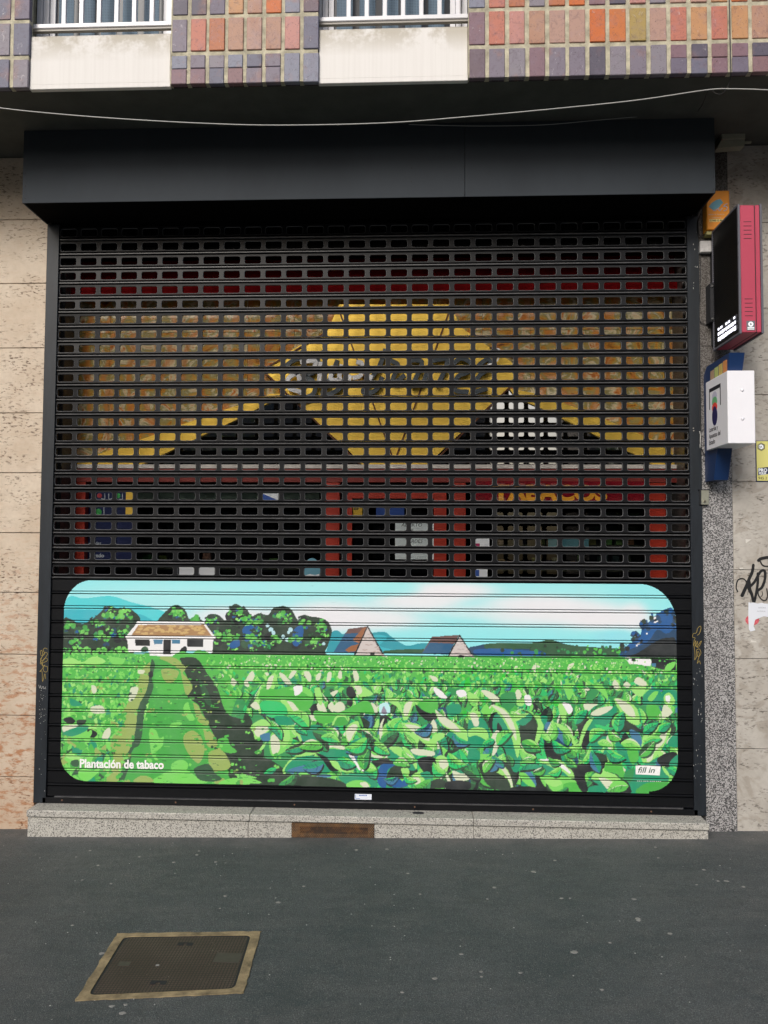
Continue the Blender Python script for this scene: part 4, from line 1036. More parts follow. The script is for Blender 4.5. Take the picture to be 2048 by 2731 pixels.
# outline of the painting, measured on the curtain plane
Lx,Rx,Tz,Bz=-2.052,1.455,1.398,.246
def inside(x,z):
    rx,rz=.155,.185
    bl_=(x<Lx+rx)&(z<Bz+.15); tl=(x<Lx+rx)&(z>Tz-rz); tr=(x>Rx-.20)&(z>Tz-.22); br=(x>Rx-.16)&(z<Bz+.18)
    ok=(x>Lx)&(x<Rx)&(z<Tz)&(z>Bz-.012*(x-Lx)/3.5)
    ok&=~(tl&(((x-Lx-rx)/rx)**2+((z-Tz+rz)/rz)**2>1)); ok&=~(bl_&(((x-Lx-rx)/rx)**2+((z-Bz-.15)/.15)**2>1))
    ok&=~(tr&(((x-Rx+.20)/.20)**2+((z-Tz+.22)/.22)**2>1)); ok&=~(br&(((x-Rx+.16)/.16)**2+((z-Bz-.18)/.18)**2>1))
    return ok
XX,ZZ=np.meshgrid(xs,P[:,1]); YY=np.repeat((P[:,0]-.0004)[:,None],nc,1)
pts=np.stack([XX,YY,ZZ],-1); q=np.stack([XX,0*XX,ZZ],-1); pxx,pyy=topx(q)
iy=((pyy-MY0)*SS).astype(int).clip(0,ch-1); ix=((pxx-MX0)*SS).astype(int).clip(0,cw-1); colr=rgbl[iy,ix]
hp=(P[:,0]>.004)
nr=len(P); ins=inside(XX,ZZ); fi=np.arange(nr-1)[:,None]*nc+np.arange(nc-1)[None,:]
colr[P[:,0]>.0035]=(.006,.007,.008)   # slots blackened to deepen their shade; mural paint stops short of them
# the paint flakes off where the hinge rubs
keep=ins[:-1,:-1]&ins[1:,1:]&ins[:-1,1:]&ins[1:,:-1]
fi=fi[keep]; F=np.stack([fi,fi+1,fi+nc+1,fi+nc],1)[:,::-1]
used=np.unique(F); remap=np.full(nr*nc,-1); remap[used]=np.arange(len(used)); F=remap[F]
V=pts.reshape(-1,3)[used]-np.array(sh.location); Cc=colr.reshape(-1,3)[used]
me=bpy.data.meshes.new('painted_mural'); me.vertices.add(len(V)); me.vertices.foreach_set('co',V.ravel()); me.loops.add(F.size); me.loops.foreach_set('vertex_index',F.ravel().astype(np.int32)); me.polygons.add(len(F)); me.polygons.foreach_set('loop_start',np.arange(0,F.size,4,dtype=np.int32)); me.polygons.foreach_set('loop_total',np.full(len(F),4,dtype=np.int32)); me.update(calc_edges=True)
ca=me.color_attributes.new('Col','FLOAT_COLOR','POINT'); ca.data.foreach_set('color',np.concatenate([Cc,np.ones((len(Cc),1))],1).astype(np.float32).ravel())
m=mat('mural_paint',(.5,.5,.5),.5,attr=True,var=.06,vscale=40,spec=.4); v=pos(m)
a=nd(m,'VertexColor'); a.layer_name='Col'; sc_=noise(m,pos(m,(1.2,1,26)),5,5,.75); dr=mrange(m,noise(m,v,2.6,3),.45,.6)
# scrapes where the slats rub when the shutter runs
c=mixc(m,mth(m,'MULTIPLY',mrange(m,sc_,.66,.70),mth(m,'MULTIPLY',dr,.75)),a.outputs[0],(.02,.025,.025)); c=mixc(m,mrange(m,noise(m,v,9,4),.3,.8,0,.10),c,(.5,.5,.5)); setc(m,c)
me.materials.append(m); mo=bpy.data.objects.new('painted_mural',me); COL.objects.link(mo); mo.parent=sh
mw=mat('mural_white',(.82,.82,.8),.5,var=.15,vscale=60)
x,_,z=at(213,2043,0); t=text('painted_lettering','Plantación de tabaco',x-.003,z-.007,-.0012,.067,mw,mo,xs=.88,bold=.034)
x,_,z=at(1697,2064,0); b=MB(); b.prism([(x-.004,z-.002),(x+.128,z-.006),(x+.134,z+.044),(x+.06,z+.047),(x-.004,z+.046)],-.0010,-.0005)
b.build('tag_patch',mw,mo); text('tag_lettering','fill in',x+.006,z+.008,-.0016,.043,mat('tag_dark',(.03,.09,.06),.6),mo,xs=1.15,bold=.012,shear=.25)
for i in range(12): 
    b=MB(); b.box(x+.004+i*.0105+(i//3)*.003,x+.010+i*.0105+(i//3)*.003,-.0010,-.0005,z-.040,z-.033); b.build('tag_digits',mw,mo)
# maker's sticker on the foot of the curtain
x,_,z=at(946,2132,0); x2,_,z2=at(991,2118,0)
b=MB(); b.box(x,x2,-.0014,.0,z,z2); sk=b.build('maker_sticker',mat('sticker_white',(.7,.74,.82),.4),sh)
M['blue_print']=mat('blue_print',(.03,.10,.42),.5); b=MB(); [b.box(x+.024+k*.0078,x+.0295+k*.0078,-.0018,-.0013,z2-.0105,z2-.0045) for k in range(6)]; b.build('sticker_marks',M['blue_print'],sk)
b=MB(); b.box(x+.004,x+.0065,-.0018,-.0013,z+.003,z2-.003); b.box(x+.008,x+.03,-.0018,-.0013,z+.004,z+.0065); b.build('sticker_marks',M['blue_print'],sk)
# guide rails
for (a,c,nm) in ((-2.199,-2.126,'l'),(1.536,1.602,'r')):
    b=MB(); b.box(a,c,-.012,-.0065,.1225,3.5,.0015); e=(c-.006,c) if nm=='l' else (a,a+.006); b.box(a+.001,c-.001,-.0064,.0355,.1225,3.5)
    gd=b.build('guide_rail',M['guide'],sh)
    if nm=='l': gl=gd
    else: grr=gd
# scribbles and paint flecks on the rails
def scribble(name,pts2,r,m_,parent,Y):
    b=MB(); P3=[at(px,py,Y) for px,py in cr(pts2,5)]; b.tube([(p[0],Y,p[2]) for p in P3],r,5); 
    b.v=[(p[0],Y+(p[1]-Y)*.25,p[2]) for p in b.v]; return b.build(name,m_,parent)
M['gold_pen']=mat('gold_pen',(.36,.26,.06),.5); M['pale_pen']=mat('pale_pen',(.45,.45,.43),.6)
zz=lambda o,s,k:[(o[0]+a/k,o[1]+b_/k) for a,b_ in s]
L1=[(425,440),(400,430),(385,450),(400,480),(370,500),(360,460),(375,455),(380,500),(360,530),(385,540),(415,500),(425,480),(400,470),(370,520),(360,570),(390,560),(425,540),(415,520),(390,530),(375,580),(400,590),(425,600),(420,640),(395,640),(385,610),(400,580)]
scribble('yellow_scribble',zz((0,1600),L1,3.35),.0012,M['gold_pen'],gl,-.0125)
scribble('yellow_scribble',zz((0,1600),[(360,540),(385,600),(355,640),(375,640),(380,730),(400,660),(405,705)],3.35),.0012,M['gold_pen'],gl,-.0125)
scribble('pale_scribble',zz((0,1600),[(345,760),(355,790),(362,765),(370,795),(385,770),(390,795),(410,775),(400,790),(412,795)],3.35),.0009,M['pale_pen'],gl,-.0125)
R1=[(85,1170),(110,1150),(130,1090),(120,1060),(90,1090),(75,1140),(40,1150),(30,1190),(60,1200),(50,1230),(40,1290),(70,1230),(60,1300),(90,1240),(80,1310),(120,1250),(135,1240),(100,1310),(60,1290)]
scribble('yellow_scribble',zz((1840,1430),R1,4.423),.0012,M['gold_pen'],grr,-.0125)
scribble('yellow_scribble',zz((1840,1430),[(45,1280),(60,1400),(55,1460),(85,1400),(75,1350),(110,1330),(130,1380),(100,1420),(80,1390),(95,1360),(110,1400),(85,1500),(110,1470),(125,1510)],4.423),.0012,M['gold_pen'],grr,-.0125)
rg3=random.Random(4); b=MB()
for _ in range(46):
    px=rg3.uniform(103,122); py=rg3.choice((rg3.uniform(1840,1920),rg3.uniform(1840,2110))); x,_,z=at(px,py,-.0122); s=rg3.uniform(.0008,.0028); b.box(x,x+s*rg3.uniform(1,2),-.0128,-.0121,z,z+s)
b.build('paint_flecks',M['pale_pen'],gl)['kind']='stuff'
b=MB()
for _ in range(60):
    px=rg3.uniform(1848,1872); py=rg3.choice((rg3.uniform(1780,1930),rg3.uniform(600,780),rg3.uniform(1900,2130))); x,_,z=at(px,py,-.0122); s=rg3.uniform(.0008,.003); b.box(x,x+s,-.0128,-.0121,z,z+s*rg3.uniform(1,4))
b.build('paint_flecks',M['pale_pen'],grr)['kind']='stuff'
b=MB(); x,_,z=at(1849,1145,-.0125); b.cyl((x,-.016,z+.006),(x,-.012,z+.006),.0035,8); b.cyl((x+.001,-.016,z-.008),(x+.001,-.012,z-.008),.0035,8); b.build('screw',M['rail_under'],grr)
# ================================================================== SHUTTER BOX
sb=empty('shutter_box',(-.3,-.15,3.5),'wide anthracite sheet metal box housing the shutter roll under the soffit','shutter box')
b=MB()
for a,c in ((-2.208,.2515),(.2535,1.593)): b.box(a,c,-.29,-.284,3.505,SOF-.002,.001)
fp=b.build('front_panel',M['box'],sb)
b=MB(); b.box(-2.207,-2.2,-.2838,-.001,3.506,SOF-.003); b.build('side_panel',M['box'],sb); b=MB(); b.box(1.585,1.592,-.2838,-.006,3.506,SOF-.003); b.build('side_panel',M['box'],sb)
b=MB(); b.box(-2.199,1.584,-.2835,-.013,3.508,3.514); b.box(-2.199,1.584,.04,.06,3.3,SOF-.003); b.build('bottom_panel',M['darkbox'],sb)
for px,pys in ((67,(463,496,529)),(1097,(449,485)),(1238,(410,445,481,515)),(1902,(432,472,505))):
    for py in pys:
        x,_,z=at(px,py,-.29); b=MB(); b.cyl((x,-.292,z),(x,-.2895,z),.0035,8); b.build('rivet',M['darkin'],fp)
x,_,z=at(1815,472,-.29); b=MB(); b.box(x-.002,x+.001,-.2908,-.2895,z-.009,z+.008); b.build('scratch',M['darkin'],fp)
# ================================================================== SHOPFRONT (behind the curtain)
SY=.25
def pz(px,py,Y=SY): q=at(px,py,Y); return q[0],q[2]
sf=empty('shopfront',(-.3,.27,0),'shop front behind the shutter holes, honey onyx cladding, gold panels and red framed glass','shopfront')
M['red']=mat('red_frame',(.36,.022,.006),.4,0,.5,coat=.2); M['redbeam']=mat('dark_red_metal',(.20,.002,.004),.7,0,.08); M['redband']=mat('brick_red',(.22,.02,.012),.5)
M['gold']=mat('brushed_gold',(1,.66,.10),.34,.5,.5,var=.12,vscale=7); M['goldedge']=mat('bronze_edge',(.12,.04,.012),.4,.3)
M['offwhite']=mat('off_white_paint',(.72,.68,.62),.7,var=.2,vscale=20)
# honey onyx: banded stone, a different cut on every tile
m=mat('honey_onyx',(.5,.4,.2),.16,attr=True,coat=.3); v=pos(m); a=nd(m,'VertexColor'); a.layer_name='Col'
off=nd(m,'VectorMath',operation='MULTIPLY_ADD'); m.node_tree.links.new(a.outputs[0],off.inputs[0]); off.inputs[1].default_value=(9,7,5); m.node_tree.links.new(v,off.inputs[2])
n1=noise(m,off.outputs[0],5.5,6,.62,2.2)
c=ramp(m,n1,[(.30,(.20,.065,.015)),(.40,(.60,.26,.035)),(.46,(.46,.32,.08)),(.51,(.32,.28,.12)),(.56,(.72,.62,.38)),(.64,(.60,.20,.035)),(.74,(.28,.065,.02))]).outputs[0]
wv=nd(m,'TexWave'); wv.inputs['Scale'].default_value=2.2; wv.inputs['Distortion'].default_value=9; wv.inputs['Detail'].default_value=4; m.node_tree.links.new(off.outputs[0],wv.inputs[0])
c=mixc(m,mrange(m,wv.outputs['Fac'],.72,.95,0,.7),c,(.62,.22,.05)); setc(m,c); M['onyx']=m
tr_=random.Random(9)
b=MB(); xs_=[-2.2+.288*k for k in range(14)]; zs_=[pz(900,1251)[1],2.32,2.62,2.92,3.22,3.55]
for i in range(13):
    for j in range(5):
        b.col=(tr_.random(),tr_.random(),tr_.random()); b.box(xs_[i]+.0008,min(xs_[i+1],1.62)-.0008,SY,SY+.02,zs_[j]+.0008,zs_[j+1]-.0008)
b.build('onyx_cladding',M['onyx'],sf,colors=True)
def panel(name,pts,m_,y0,y1,parent=None): b=MB(); b.prism([pz(px,py,y0) for px,py in pts],y0,y1); return b.build(name,m_,parent or sf)
# gold boards of the emblem
gold=[[(905,812),(1202,812),(1228,872),(1305,926),(1364,965),(1378,1000),(1354,1035),(1304,1082),(1165,1215),(1140,1242),(968,1242),(926,1197),(836,1118),(768,1050),(702,985),(745,955),(801,920),(872,884)],
      [(250,1215),(376,1172),(520,1120),(640,1079),(722,1050),(764,1051),(690,1088),(633,1118),(498,1181),(371,1242),(190,1242),(200,1232)],
      [(1357,1036),(1422,1048),(1500,1074),(1590,1108),(1712,1160),(1790,1192),(1800,1242),(1745,1242),(1697,1214),(1595,1164),(1496,1115),(1435,1085),(1378,1062)]]
for g_ in gold: panel('gold_board',g_,M['gold'],SY-.03,SY-.004)
def strip(p,q,w,m_,y): 
    (x0,z0),(x1,z1)=pz(*p,y),pz(*q,y); d=Vector((x1-x0,z1-z0)).normalized()*w; n_=Vector((-d.y,d.x)); b=MB(); b.prism([(x0+n_.x,z0+n_.y),(x1+n_.x,z1+n_.y),(x1-n_.x,z1-n_.y),(x0-n_.x,z0-n_.y)],y,y+.012); return b.build('bronze_seam',m_,sf)
for p,q in (((905,830),(1050,1228)),((1198,830),(1053,1228)),((702,988),(960,1238)),((1360,1032),(1150,1238)),((1306,926),(1380,960)),((702,985),(872,884))): strip(p,q,.0045,M['goldedge'],SY-.038)
# dark glass of the transom, left and right of the emblem
M['glass']=mat('dark_glass',(.002,.0025,.003),.03,0,1); P_(M['glass']).inputs['IOR'].default_value=2.6
for g_ in ([(371,1240),(690,1088),(764,1053),(836,1118),(926,1197),(962,1240)],[(1150,1240),(1165,1215),(1304,1082),(1356,1040),(1435,1085),(1595,1164),(1697,1213),(1752,1240)]):
    panel('transom_glass',g_,M['glass'],SY-.012,SY-.003)
    n=len(g_)
# cut-out script lettering over the emblem: dark lines, left faces coloured white for reflected sky
M['slate']=mat('slate_blue_face',(.055,.075,.09),.35); M['whiteface']=mat('sky_reflection_white',(.95,.95,.95),.25)
sl=empty('script_lettering',(-.25,SY-.07,2.7),'cut-out script letters, white at left and slate blue at right, over gold boards','lettering')
def stroke(name,pts,r,m_,Y=SY-.075,parent=sl):
    P3=[pz(px,py,Y) for px,py in cr(pts,5)]; b=MB(); n=len(P3)
    L=[];Rr=[]
    for i,(x,z) in enumerate(P3):
        a=P3[max(i-1,0)]; c=P3[min(i+1,n-1)]; d=Vector((c[0]-a[0],c[1]-a[1])); d=d.normalized() if d.length>1e-6 else Vector((1,0)); q=Vector((-d.y,d.x))*r
        L.append((x+q.x,z+q.y)); Rr.append((x-q.x,z-q.y))
    v=[(x,Y,z) for x,z in L]+[(x,Y,z) for x,z in Rr]+[(x,Y+.02,z) for x,z in L]+[(x,Y+.02,z) for x,z in Rr]; f=[]
    for i in range(n-1): f+=[(i,i+1,n+i+1,n+i),(i,2*n+i,2*n+i+1,i+1),(n+i,n+i+1,3*n+i+1,3*n+i)]
    f+=[(0,n,3*n,2*n),(n-1,3*n-1,4*n-1,2*n-1)]; b.add(v,f); return b.build(name,m_,parent)
for s_ in ([(800,965),(840,962),(832,985),(800,990),(768,1010),(772,1035),(800,1045),(800,1052)],[(790,990),(798,1010),(796,1030)],[(855,965),(852,1000),(850,1030)],[(888,975),(882,1010),(905,1012),(905,1000),(912,972)],[(935,1000),(930,1012),(925,1016)],[(950,965),(965,970),(962,1000),(940,1008)],[(990,1000),(982,1018)]):
    stroke('white_stroke',s_,.013,M['whiteface'])
for s_ in ([(762,975),(790,958),(845,955),(838,990),(812,1002),(838,1020),(835,1050),(800,1062),(765,1058)],[(900,960),(880,1010),(860,1052),(900,1040),(925,1000)],[(1028,930),(1012,975),(985,1015),(968,1045),(1000,1042),(1020,1005)],[(1040,960),(1062,975),(1048,1008),(1055,1018),(1080,1000)],[(1092,960),(1125,965),(1108,1010),(1100,1028),(1128,1018),(1140,985)],[(1150,962),(1192,958),(1180,1000),(1165,1028)],[(1208,970),(1230,955),(1255,968),(1250,990),(1220,1005),(1215,1040),(1250,1045)],[(1275,975),(1300,958),(1310,975),(1280,1000),(1268,1020),(1262,1045),(1300,1035)]):
    stroke('slate_stroke',s_,.0135,M['slate'],SY-.073)
stroke('white_stroke',[(1320,928),(1333,934),(1330,955),(1318,968),(1300,972)],.004,M['whiteface'])
# red metal beam over the onyx
b=MB(); za=pz(900,800)[1]; zb=pz(900,672)[1]
b.box(-2.14,1.6,SY-.10,SY+.03,za+.003,za+.085,.004); b.box(-2.14,1.6,SY-.06,SY+.03,za+.0855,zb-.05); b.box(-2.14,1.6,SY-.10,SY+.03,zb-.049,zb+.03,.004); b.build('red_beam',M['redbeam'],sf)
b=MB(); b.box(-2.14,1.6,SY,SY+.03,zb+.031,3.7); b.build('head_panel',M['darkbox'],sf)
# white line and red band under the transom
b=MB(); z1=pz(900,1241)[1]; z2=pz(900,1251)[1]; b.box(-2.13,1.56,SY-.05,SY+.02,z2,z1); b.build('white_ledge',M['offwhite'],sf)
b=MB(); z3=pz(900,1287)[1]; b.box(-2.13,1.56,SY-.045,SY+.03,z3,z2-.0005); b.build('red_band',M['redband'],sf)
# red posts and door frame
def post(px0,px1,y0=SY-.04,nm='post',z0=.122,z1=None):
    x0=pz(px0,1400,y0)[0]; x1=pz(px1,1400,y0)[0]; b=MB(); b.box(x0,x1,y0,SY+.04,z0,(z1 or z3)-.0005,.002); return b.build(nm,M['red'],sf)
post(192,226); post(866,905); post(1205,1242); post(1730,1778)
x0=pz(919,1400)[0]; x1=pz(1190,1400)[0]; zt=pz(1050,1312)[1]; b=MB()
b.box(x0,x0+.045,SY-.01,SY+.03,.15,zt); b.box(x1-.075,x1,SY-.01,SY+.03,.15,zt); b.box(x0+.0455,x1-.0755,SY-.01,SY+.03,zt-.04,zt); dr_=b.build('door_frame',M['red'],sf)
M['pane']=bpy.data.materials.new('shop_glass'); M['pane'].use_nodes=True; n_=M['pane'].node_tree; n_.nodes.clear()
o_=n_.nodes.new('ShaderNodeOutputMaterial'); mx_=n_.nodes.new('ShaderNodeMixShader'); t_=n_.nodes.new('ShaderNodeBsdfTransparent'); g2=n_.nodes.new('ShaderNodeBsdfGlossy'); g2.inputs['Roughness'].default_value=.01; fr=n_.nodes.new('ShaderNodeFresnel'); fr.inputs[0].default_value=1.5; t_.inputs[0].default_value=(.8,.84,.82,1)
n_.links.new(fr.outputs[0],mx_.inputs[0]); n_.links.new(t_.outputs[0],mx_.inputs[1]); n_.links.new(g2.outputs[0],mx_.inputs[2]); n_.links.new(mx_.outputs[0],o_.inputs[0])
for a,c,y in ((-2.09,-.38,SY+.02),(x0+.046,x1-.076,SY+.012),(.46,1.5,SY+.02)):
    b=MB(); b.box(a,c,y,y+.006,.15,z3-.001); b.build('pane',M['pane'],sf)
# dim shop interior
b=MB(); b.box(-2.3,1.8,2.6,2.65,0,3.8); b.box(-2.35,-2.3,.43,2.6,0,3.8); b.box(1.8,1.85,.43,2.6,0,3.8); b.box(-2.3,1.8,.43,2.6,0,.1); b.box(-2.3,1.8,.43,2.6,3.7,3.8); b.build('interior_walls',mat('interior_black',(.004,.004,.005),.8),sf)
sh2=empty('display_shelf',(-1.2,.5,1.8),'pale grey green lit edge of a display shelf inside the left shop window','shelf')
x,z=pz(368,1330,.4); xb,zb_=pz(852,1312,.4); b=MB(); b.box(x,xb,.4,.43,z,zb_); b.build('shelf_edge',mat('grey_green_edge',(.50,.60,.54),.5),sh2)
b=MB(); b.box(x,xb,.431,.75,z+.004,z+.02); b.build('board',M['darkin'],sh2)
M['goods']=mat('dim_goods',(.12,.11,.06),.8,attr=True)
dg_=empty('stock_rack',(.9,.7,0),'dim rack of small dark goods inside the right shop window','rack')
b=MB(); gr_=random.Random(21)
for zz_ in (1.30,1.46,1.62):
    b.col=(.05,.045,.03); b.box(.5,1.45,.55,.8,zz_-.012,zz_)
    xx=.52
    while xx<1.35:
        w_=gr_.uniform(.02,.06); b.col=tuple(gr_.uniform(.3,1)*q for q in gr_.choice([(.35,.34,.08),(.2,.24,.07),(.4,.35,.2),(.06,.06,.05),(.04,.04,.05)])); b.box(xx,xx+w_,.56,.6,zz_+.0005,zz_+gr_.uniform(.03,.11)); xx+=w_+gr_.uniform(.003,.04)
b.build('goods',M['goods'],dg_,colors=True)
dg2=empty('stock_rack',(-1.2,.7,0),'dim rack of small dark goods inside the left shop window','rack')
b=MB()
for zz_ in (1.30,1.46):
    b.col=(.05,.045,.03); b.box(-1.95,-.6,.55,.8,zz_-.012,zz_)
    xx=-1.93
    while xx<-.7:
        w_=gr_.uniform(.02,.06); b.col=tuple(gr_.uniform(.2,.8)*q for q in gr_.choice([(.3,.3,.1),(.2,.24,.07),(.3,.28,.2),(.05,.05,.05),(.04,.04,.05),(.04,.04,.05)])); b.box(xx,xx+w_,.56,.6,zz_+.0005,zz_+gr_.uniform(.03,.10)); xx+=w_+gr_.uniform(.003,.07)
b.build('goods',M['goods'],dg2,colors=True)
# ---- paper and signs in the shop front
GY=SY-.001
def sheet(name,x0p,y0p,x1p,y1p,m_,label,cat,Y=SY+.012):
    x0,z1=pz(x0p,y0p,Y); x1,z0=pz(x1p,y1p,Y); t=empty(name,(x0,Y,z0),label,cat); b=MB(); b.box(x0,x1,Y,Y+.002,z0,z1); b.build('board',m_,t); return t,x0,x1,z0,z1
M['burg']=mat('burgundy_board',(.20,.004,.012),.25,coat=.6); M['yel']=mat('yellow_letter',(.80,.36,.02),.4)
t,x0,x1,z0,z1=sheet('tobacco_sign',1262,1283,1725,1352,M['burg'],'burgundy sign board with heavy yellow letters TABACOS above the right shop window','sign',SY-.048)
text('lettering','TABACOS',pz(1316,1340,SY-.05)[0],pz(1316,1333,SY-.05)[1],SY-.0505,.122,M['yel'],t,xs=1.22,bold=.05)
M['navy']=mat('navy_poster',(.008,.016,.07),.3); M['pale']=mat('pale_print',(.42,.47,.52),.5); M['prgreen']=mat('print_green',(.02,.32,.06),.5); M['prred']=mat('print_red',(.38,.02,.03),.5); M['paper']=mat('paper',(.88,.92,.95),.8); M['ink']=mat('ink',(.01,.012,.02),.6)
t,x0,x1,z0,z1=sheet('lottery_poster',236,1308,352,1512,M['navy'],'navy blue lottery poster with green and red spots in the left shop window','poster',SY+.008)
Y=SY+.0072
for (px,py,r,mm_) in ((262,1366,.022,M['prgreen']),(314,1322,.017,M['prgreen']),(265,1322,.015,M['prred'])):
    x,z=pz(px,py,Y); b=MB(); b.prism([(x+r*math.cos(k*.524),z+r*math.sin(k*.524)) for k in range(12)],Y,Y+.0006); b.build('spot',mm_,t)
for pts in ([(279,1316),(279,1330),(270,1330)],[(290,1316),(290,1330),(298,1330)],[(326,1316),(326,1331),(318,1331)],[(277,1352),(277,1374)]):
    stroke('line',pts,.0025,M['pale'],Y,t)
text('lettering','Loterías',pz(228,1453,Y)[0],pz(228,1453,Y)[1],Y,.030,M['pale'],t,bold=.02); text('lettering','Estado',pz(238,1486,Y)[0],pz(238,1486,Y)[1],Y,.034,M['pale'],t,bold=.03)
t,x0,x1,z0,z1=sheet('sticker',336,1310,354,1372,M['gold'],'small yellow sticker beside the navy poster in the left window','sticker',SY+.0065)
t,x0,x1,z0,z1=sheet('opening_notice',1054,1394,1158,1492,M['paper'],'white sheet with handwritten opening hours taped to the door glass','notice')
Y=SY+.0112
for s_,px,py,sz in (('ABIERTO',1070,1404,.030),('DE',1092,1415,.018),('TARDES',1080,1447,.028),('SABADO',1062,1466,.034)):
    x,z=pz(px,py,Y); text('handwriting',s_,x,z,Y,sz,M['ink'],t,shear=.15,xs=1.05)
t,x0,x1,z0,z1=sheet('door_sticker',1003,1346,1078,1378,M['blue_print'],'blue and white sticker on the door glass above the opening notice','sticker')
b=MB(); b.box(x0,x1,SY+.0112,SY+.0118,z1-.014,z1); b.build('white_band',M['paper'],t); text('lettering','Servicio',x0+.055,z0+.03,SY+.0112,.012,M['paper'],t) if 0 else None
t,x0,x1,z0,z1=sheet('alarm_sticker',941,1350,966,1378,M['gold'],'yellow alarm company sticker at the top left of the door glass','sticker'); text('lettering','evs',x0+.004,z1-.022,SY+.0112,.022,M['ink'],t,bold=.03,shear=.3)
t,x0,x1,z0,z1=sheet('offer_card',1257,1432,1305,1462,M['paper'],'white and magenta card in the right shop window beside the red post','card'); b=MB(); b.box(x0,x0+.05,SY+.0112,SY+.0118,z0,z0+.028); b.build('magenta_band',mat('magenta',(.45,.02,.12),.5),t)
t,x0,x1,z0,z1=sheet('shop_sticker',1260,1518,1300,1545,M['paper'],'white and blue round corner sticker low in the right shop window','sticker'); b=MB(); b.box(x0+.01,x0+.04,SY+.0112,SY+.0118,z0+.018,z1-.004); b.build('blue_mark',M['blue_print'],t)
t,x0,x1,z0,z1=sheet('price_card',478,1508,572,1540,M['paper'],'blank pale card low in the left shop window','card')
for k in range(6): b=MB(); b.box(x0+.05+k*.014,x0+.058+k*.014,SY+.0112,SY+.0118,z1-.010,z1-.0085); b.build('ink_mark',M['ink'],t)
M['teal']=mat('teal_print',(.16,.42,.55),.5)
x,z=pz(832,1508,SY+.012); t=empty('round_sticker',(x,SY+.012,z-.08),'round pale blue sticker with a white wave in the left window','sticker'); b=MB(); b.prism([(x+.05*math.cos(k*.262),z-.03+.075*math.sin(k*.262)) for k in range(24)],SY+.012,SY+.014); b.build('disc',M['teal'],t)
text('lettering','Aquí',x-.027,z-.005,SY+.0112,.026,mat('deep_green',(.02,.12,.04),.5),t,shear=.2,bold=.01)
b=MB(); b.prism([(x-.046,z-.062),(x-.01,z-.052),(x+.02,z-.06),(x+.046,z-.05),(x+.044,z-.06),(x+.02,z-.072),(x-.01,z-.062),(x-.04,z-.072)],SY+.0112,SY+.0118); b.build('wave',M['paper'],t)
t,x0,x1,z0,z1=sheet('train_leaflet',690,1316,742,1335,M['paper'],'blue and white leaflet at the top of the left shop window','leaflet',SY+.010); b=MB(); b.prism([(x0+.004,z0+.002),(x1-.002,z0+.002),(x0+.03,z1-.004),(x0+.012,z1-.004)],SY+.0092,SY+.0098); b.build('blue_mark',M['blue_print'],t)
t,x0,x1,z0,z1=sheet('landscape_picture',1462,1434,1570,1462,M['teal'],'blue landscape picture inside the right shop window','picture',SY+.10)
# ================================================================== THINGS ON THE RIGHT
# LED display sign
ls=empty('led_sign',(1.72,-.05,2.705),'projecting display sign with a dark pink casing and black louvred screens on the right wall','sign')
M['pink']=mat('pink_casing',(.42,.045,.085),.45,0,.5,var=.06,vscale=4,bump=.08,bscale=150); M['screen']=mat('screen_louvre',(.012,.012,.012),.5); M['edge_grey']=mat('grey_edge',(.10,.10,.12),.5)
lx0,lx1,ly0,ly1,lz0,lz1=1.655,1.778,-.42,-.06,2.706,3.386
b=MB(); b.box(lx0+.012,lx0+.085,ly0,ly1,lz0+.006,lz1-.006,.003); b.box(lx0+.089,lx1-.012,ly0,ly1,lz0+.006,lz1-.006,.003); cas=b.build('casing',M['pink'],ls)
b=MB(); b.box(lx0+.0125,lx1-.0125,ly0+.004,ly1,lz0+.008,lz1-.008); b.build('seam',M['darkin'],ls)
for X in (lx0,lx1-.011):
    b=MB(); 
    b.box(X,X+.011,ly0-.001,ly0+.012,lz0,lz1,.001); b.box(X,X+.011,ly1-.012,ly1,lz0,lz1,.001); b.box(X,X+.011,ly0+.0125,ly1-.0125,lz0,lz0+.01); b.box(X,X+.011,ly0+.0125,ly1-.0125,lz1-.01,lz1); b.build('screen_frame',M['edge_grey'],ls)
    b=MB(); ns=56
    xo=X+.001 if X==lx0 else X+.010
    for k in range(ns):
        z=lz0+.011+k*(lz1-lz0-.022)/ns; hh=(lz1-lz0-.022)/ns; s_=-1 if X==lx0 else 1
        b.add([(xo,ly0+.013,z+hh),(xo,ly1-.013,z+hh),(xo-s_*.006,ly1-.013,z+hh*.35),(xo-s_*.006,ly0+.013,z+hh*.35),(xo-s_*.006,ly1-.013,z),(xo-s_*.006,ly0+.013,z)],[(0,1,2,3),(3,2,4,5)])
    b.box(min(xo,xo-0)+.0 if 0 else X+.0062,X+.0085,ly0+.0128,ly1-.0128,lz0+.0105,lz1-.0105) if X==lx0 else b.box(X+.002,X+.0045,ly0+.0128,ly1-.0128,lz0+.0105,lz1-.0105)
    b.build('screen',M['screen'],ls,recalc=False)
me_=bpy.data.materials.new('led_light'); me_.use_nodes=True; P_(me_).inputs['Emission Color'].default_value=(.85,.85,1,1); P_(me_).inputs['Emission Strength'].default_value=1.4
b=MB(); rl_=random.Random(3)
for row,(zr,n_r,h_) in enumerate(((.066,9,.017),(.034,10,.021),(.096,7,.011))):
    for k in range(n_r):
        if row==2 and k in (2,5): continue
        y=ly1-.075-k*(.245/n_r); b.box(lx0-.0008,lx0+.0006,y-.245/n_r*rl_.uniform(.5,.72),y,lz0+zr+rl_.uniform(-.002,.002),lz0+zr+h_)
b.build('lit_characters',me_,ls)
for zz_ in (3.29,3.268,3.246,3.224,3.202,2.885,2.863,2.841,2.819,2.797):
    b=MB(); b.box(lx0+.028,lx0+.068,ly0-.0008,ly0+.0006,zz_,zz_+.003); b.build('vent_slot',M['darkin'],cas)
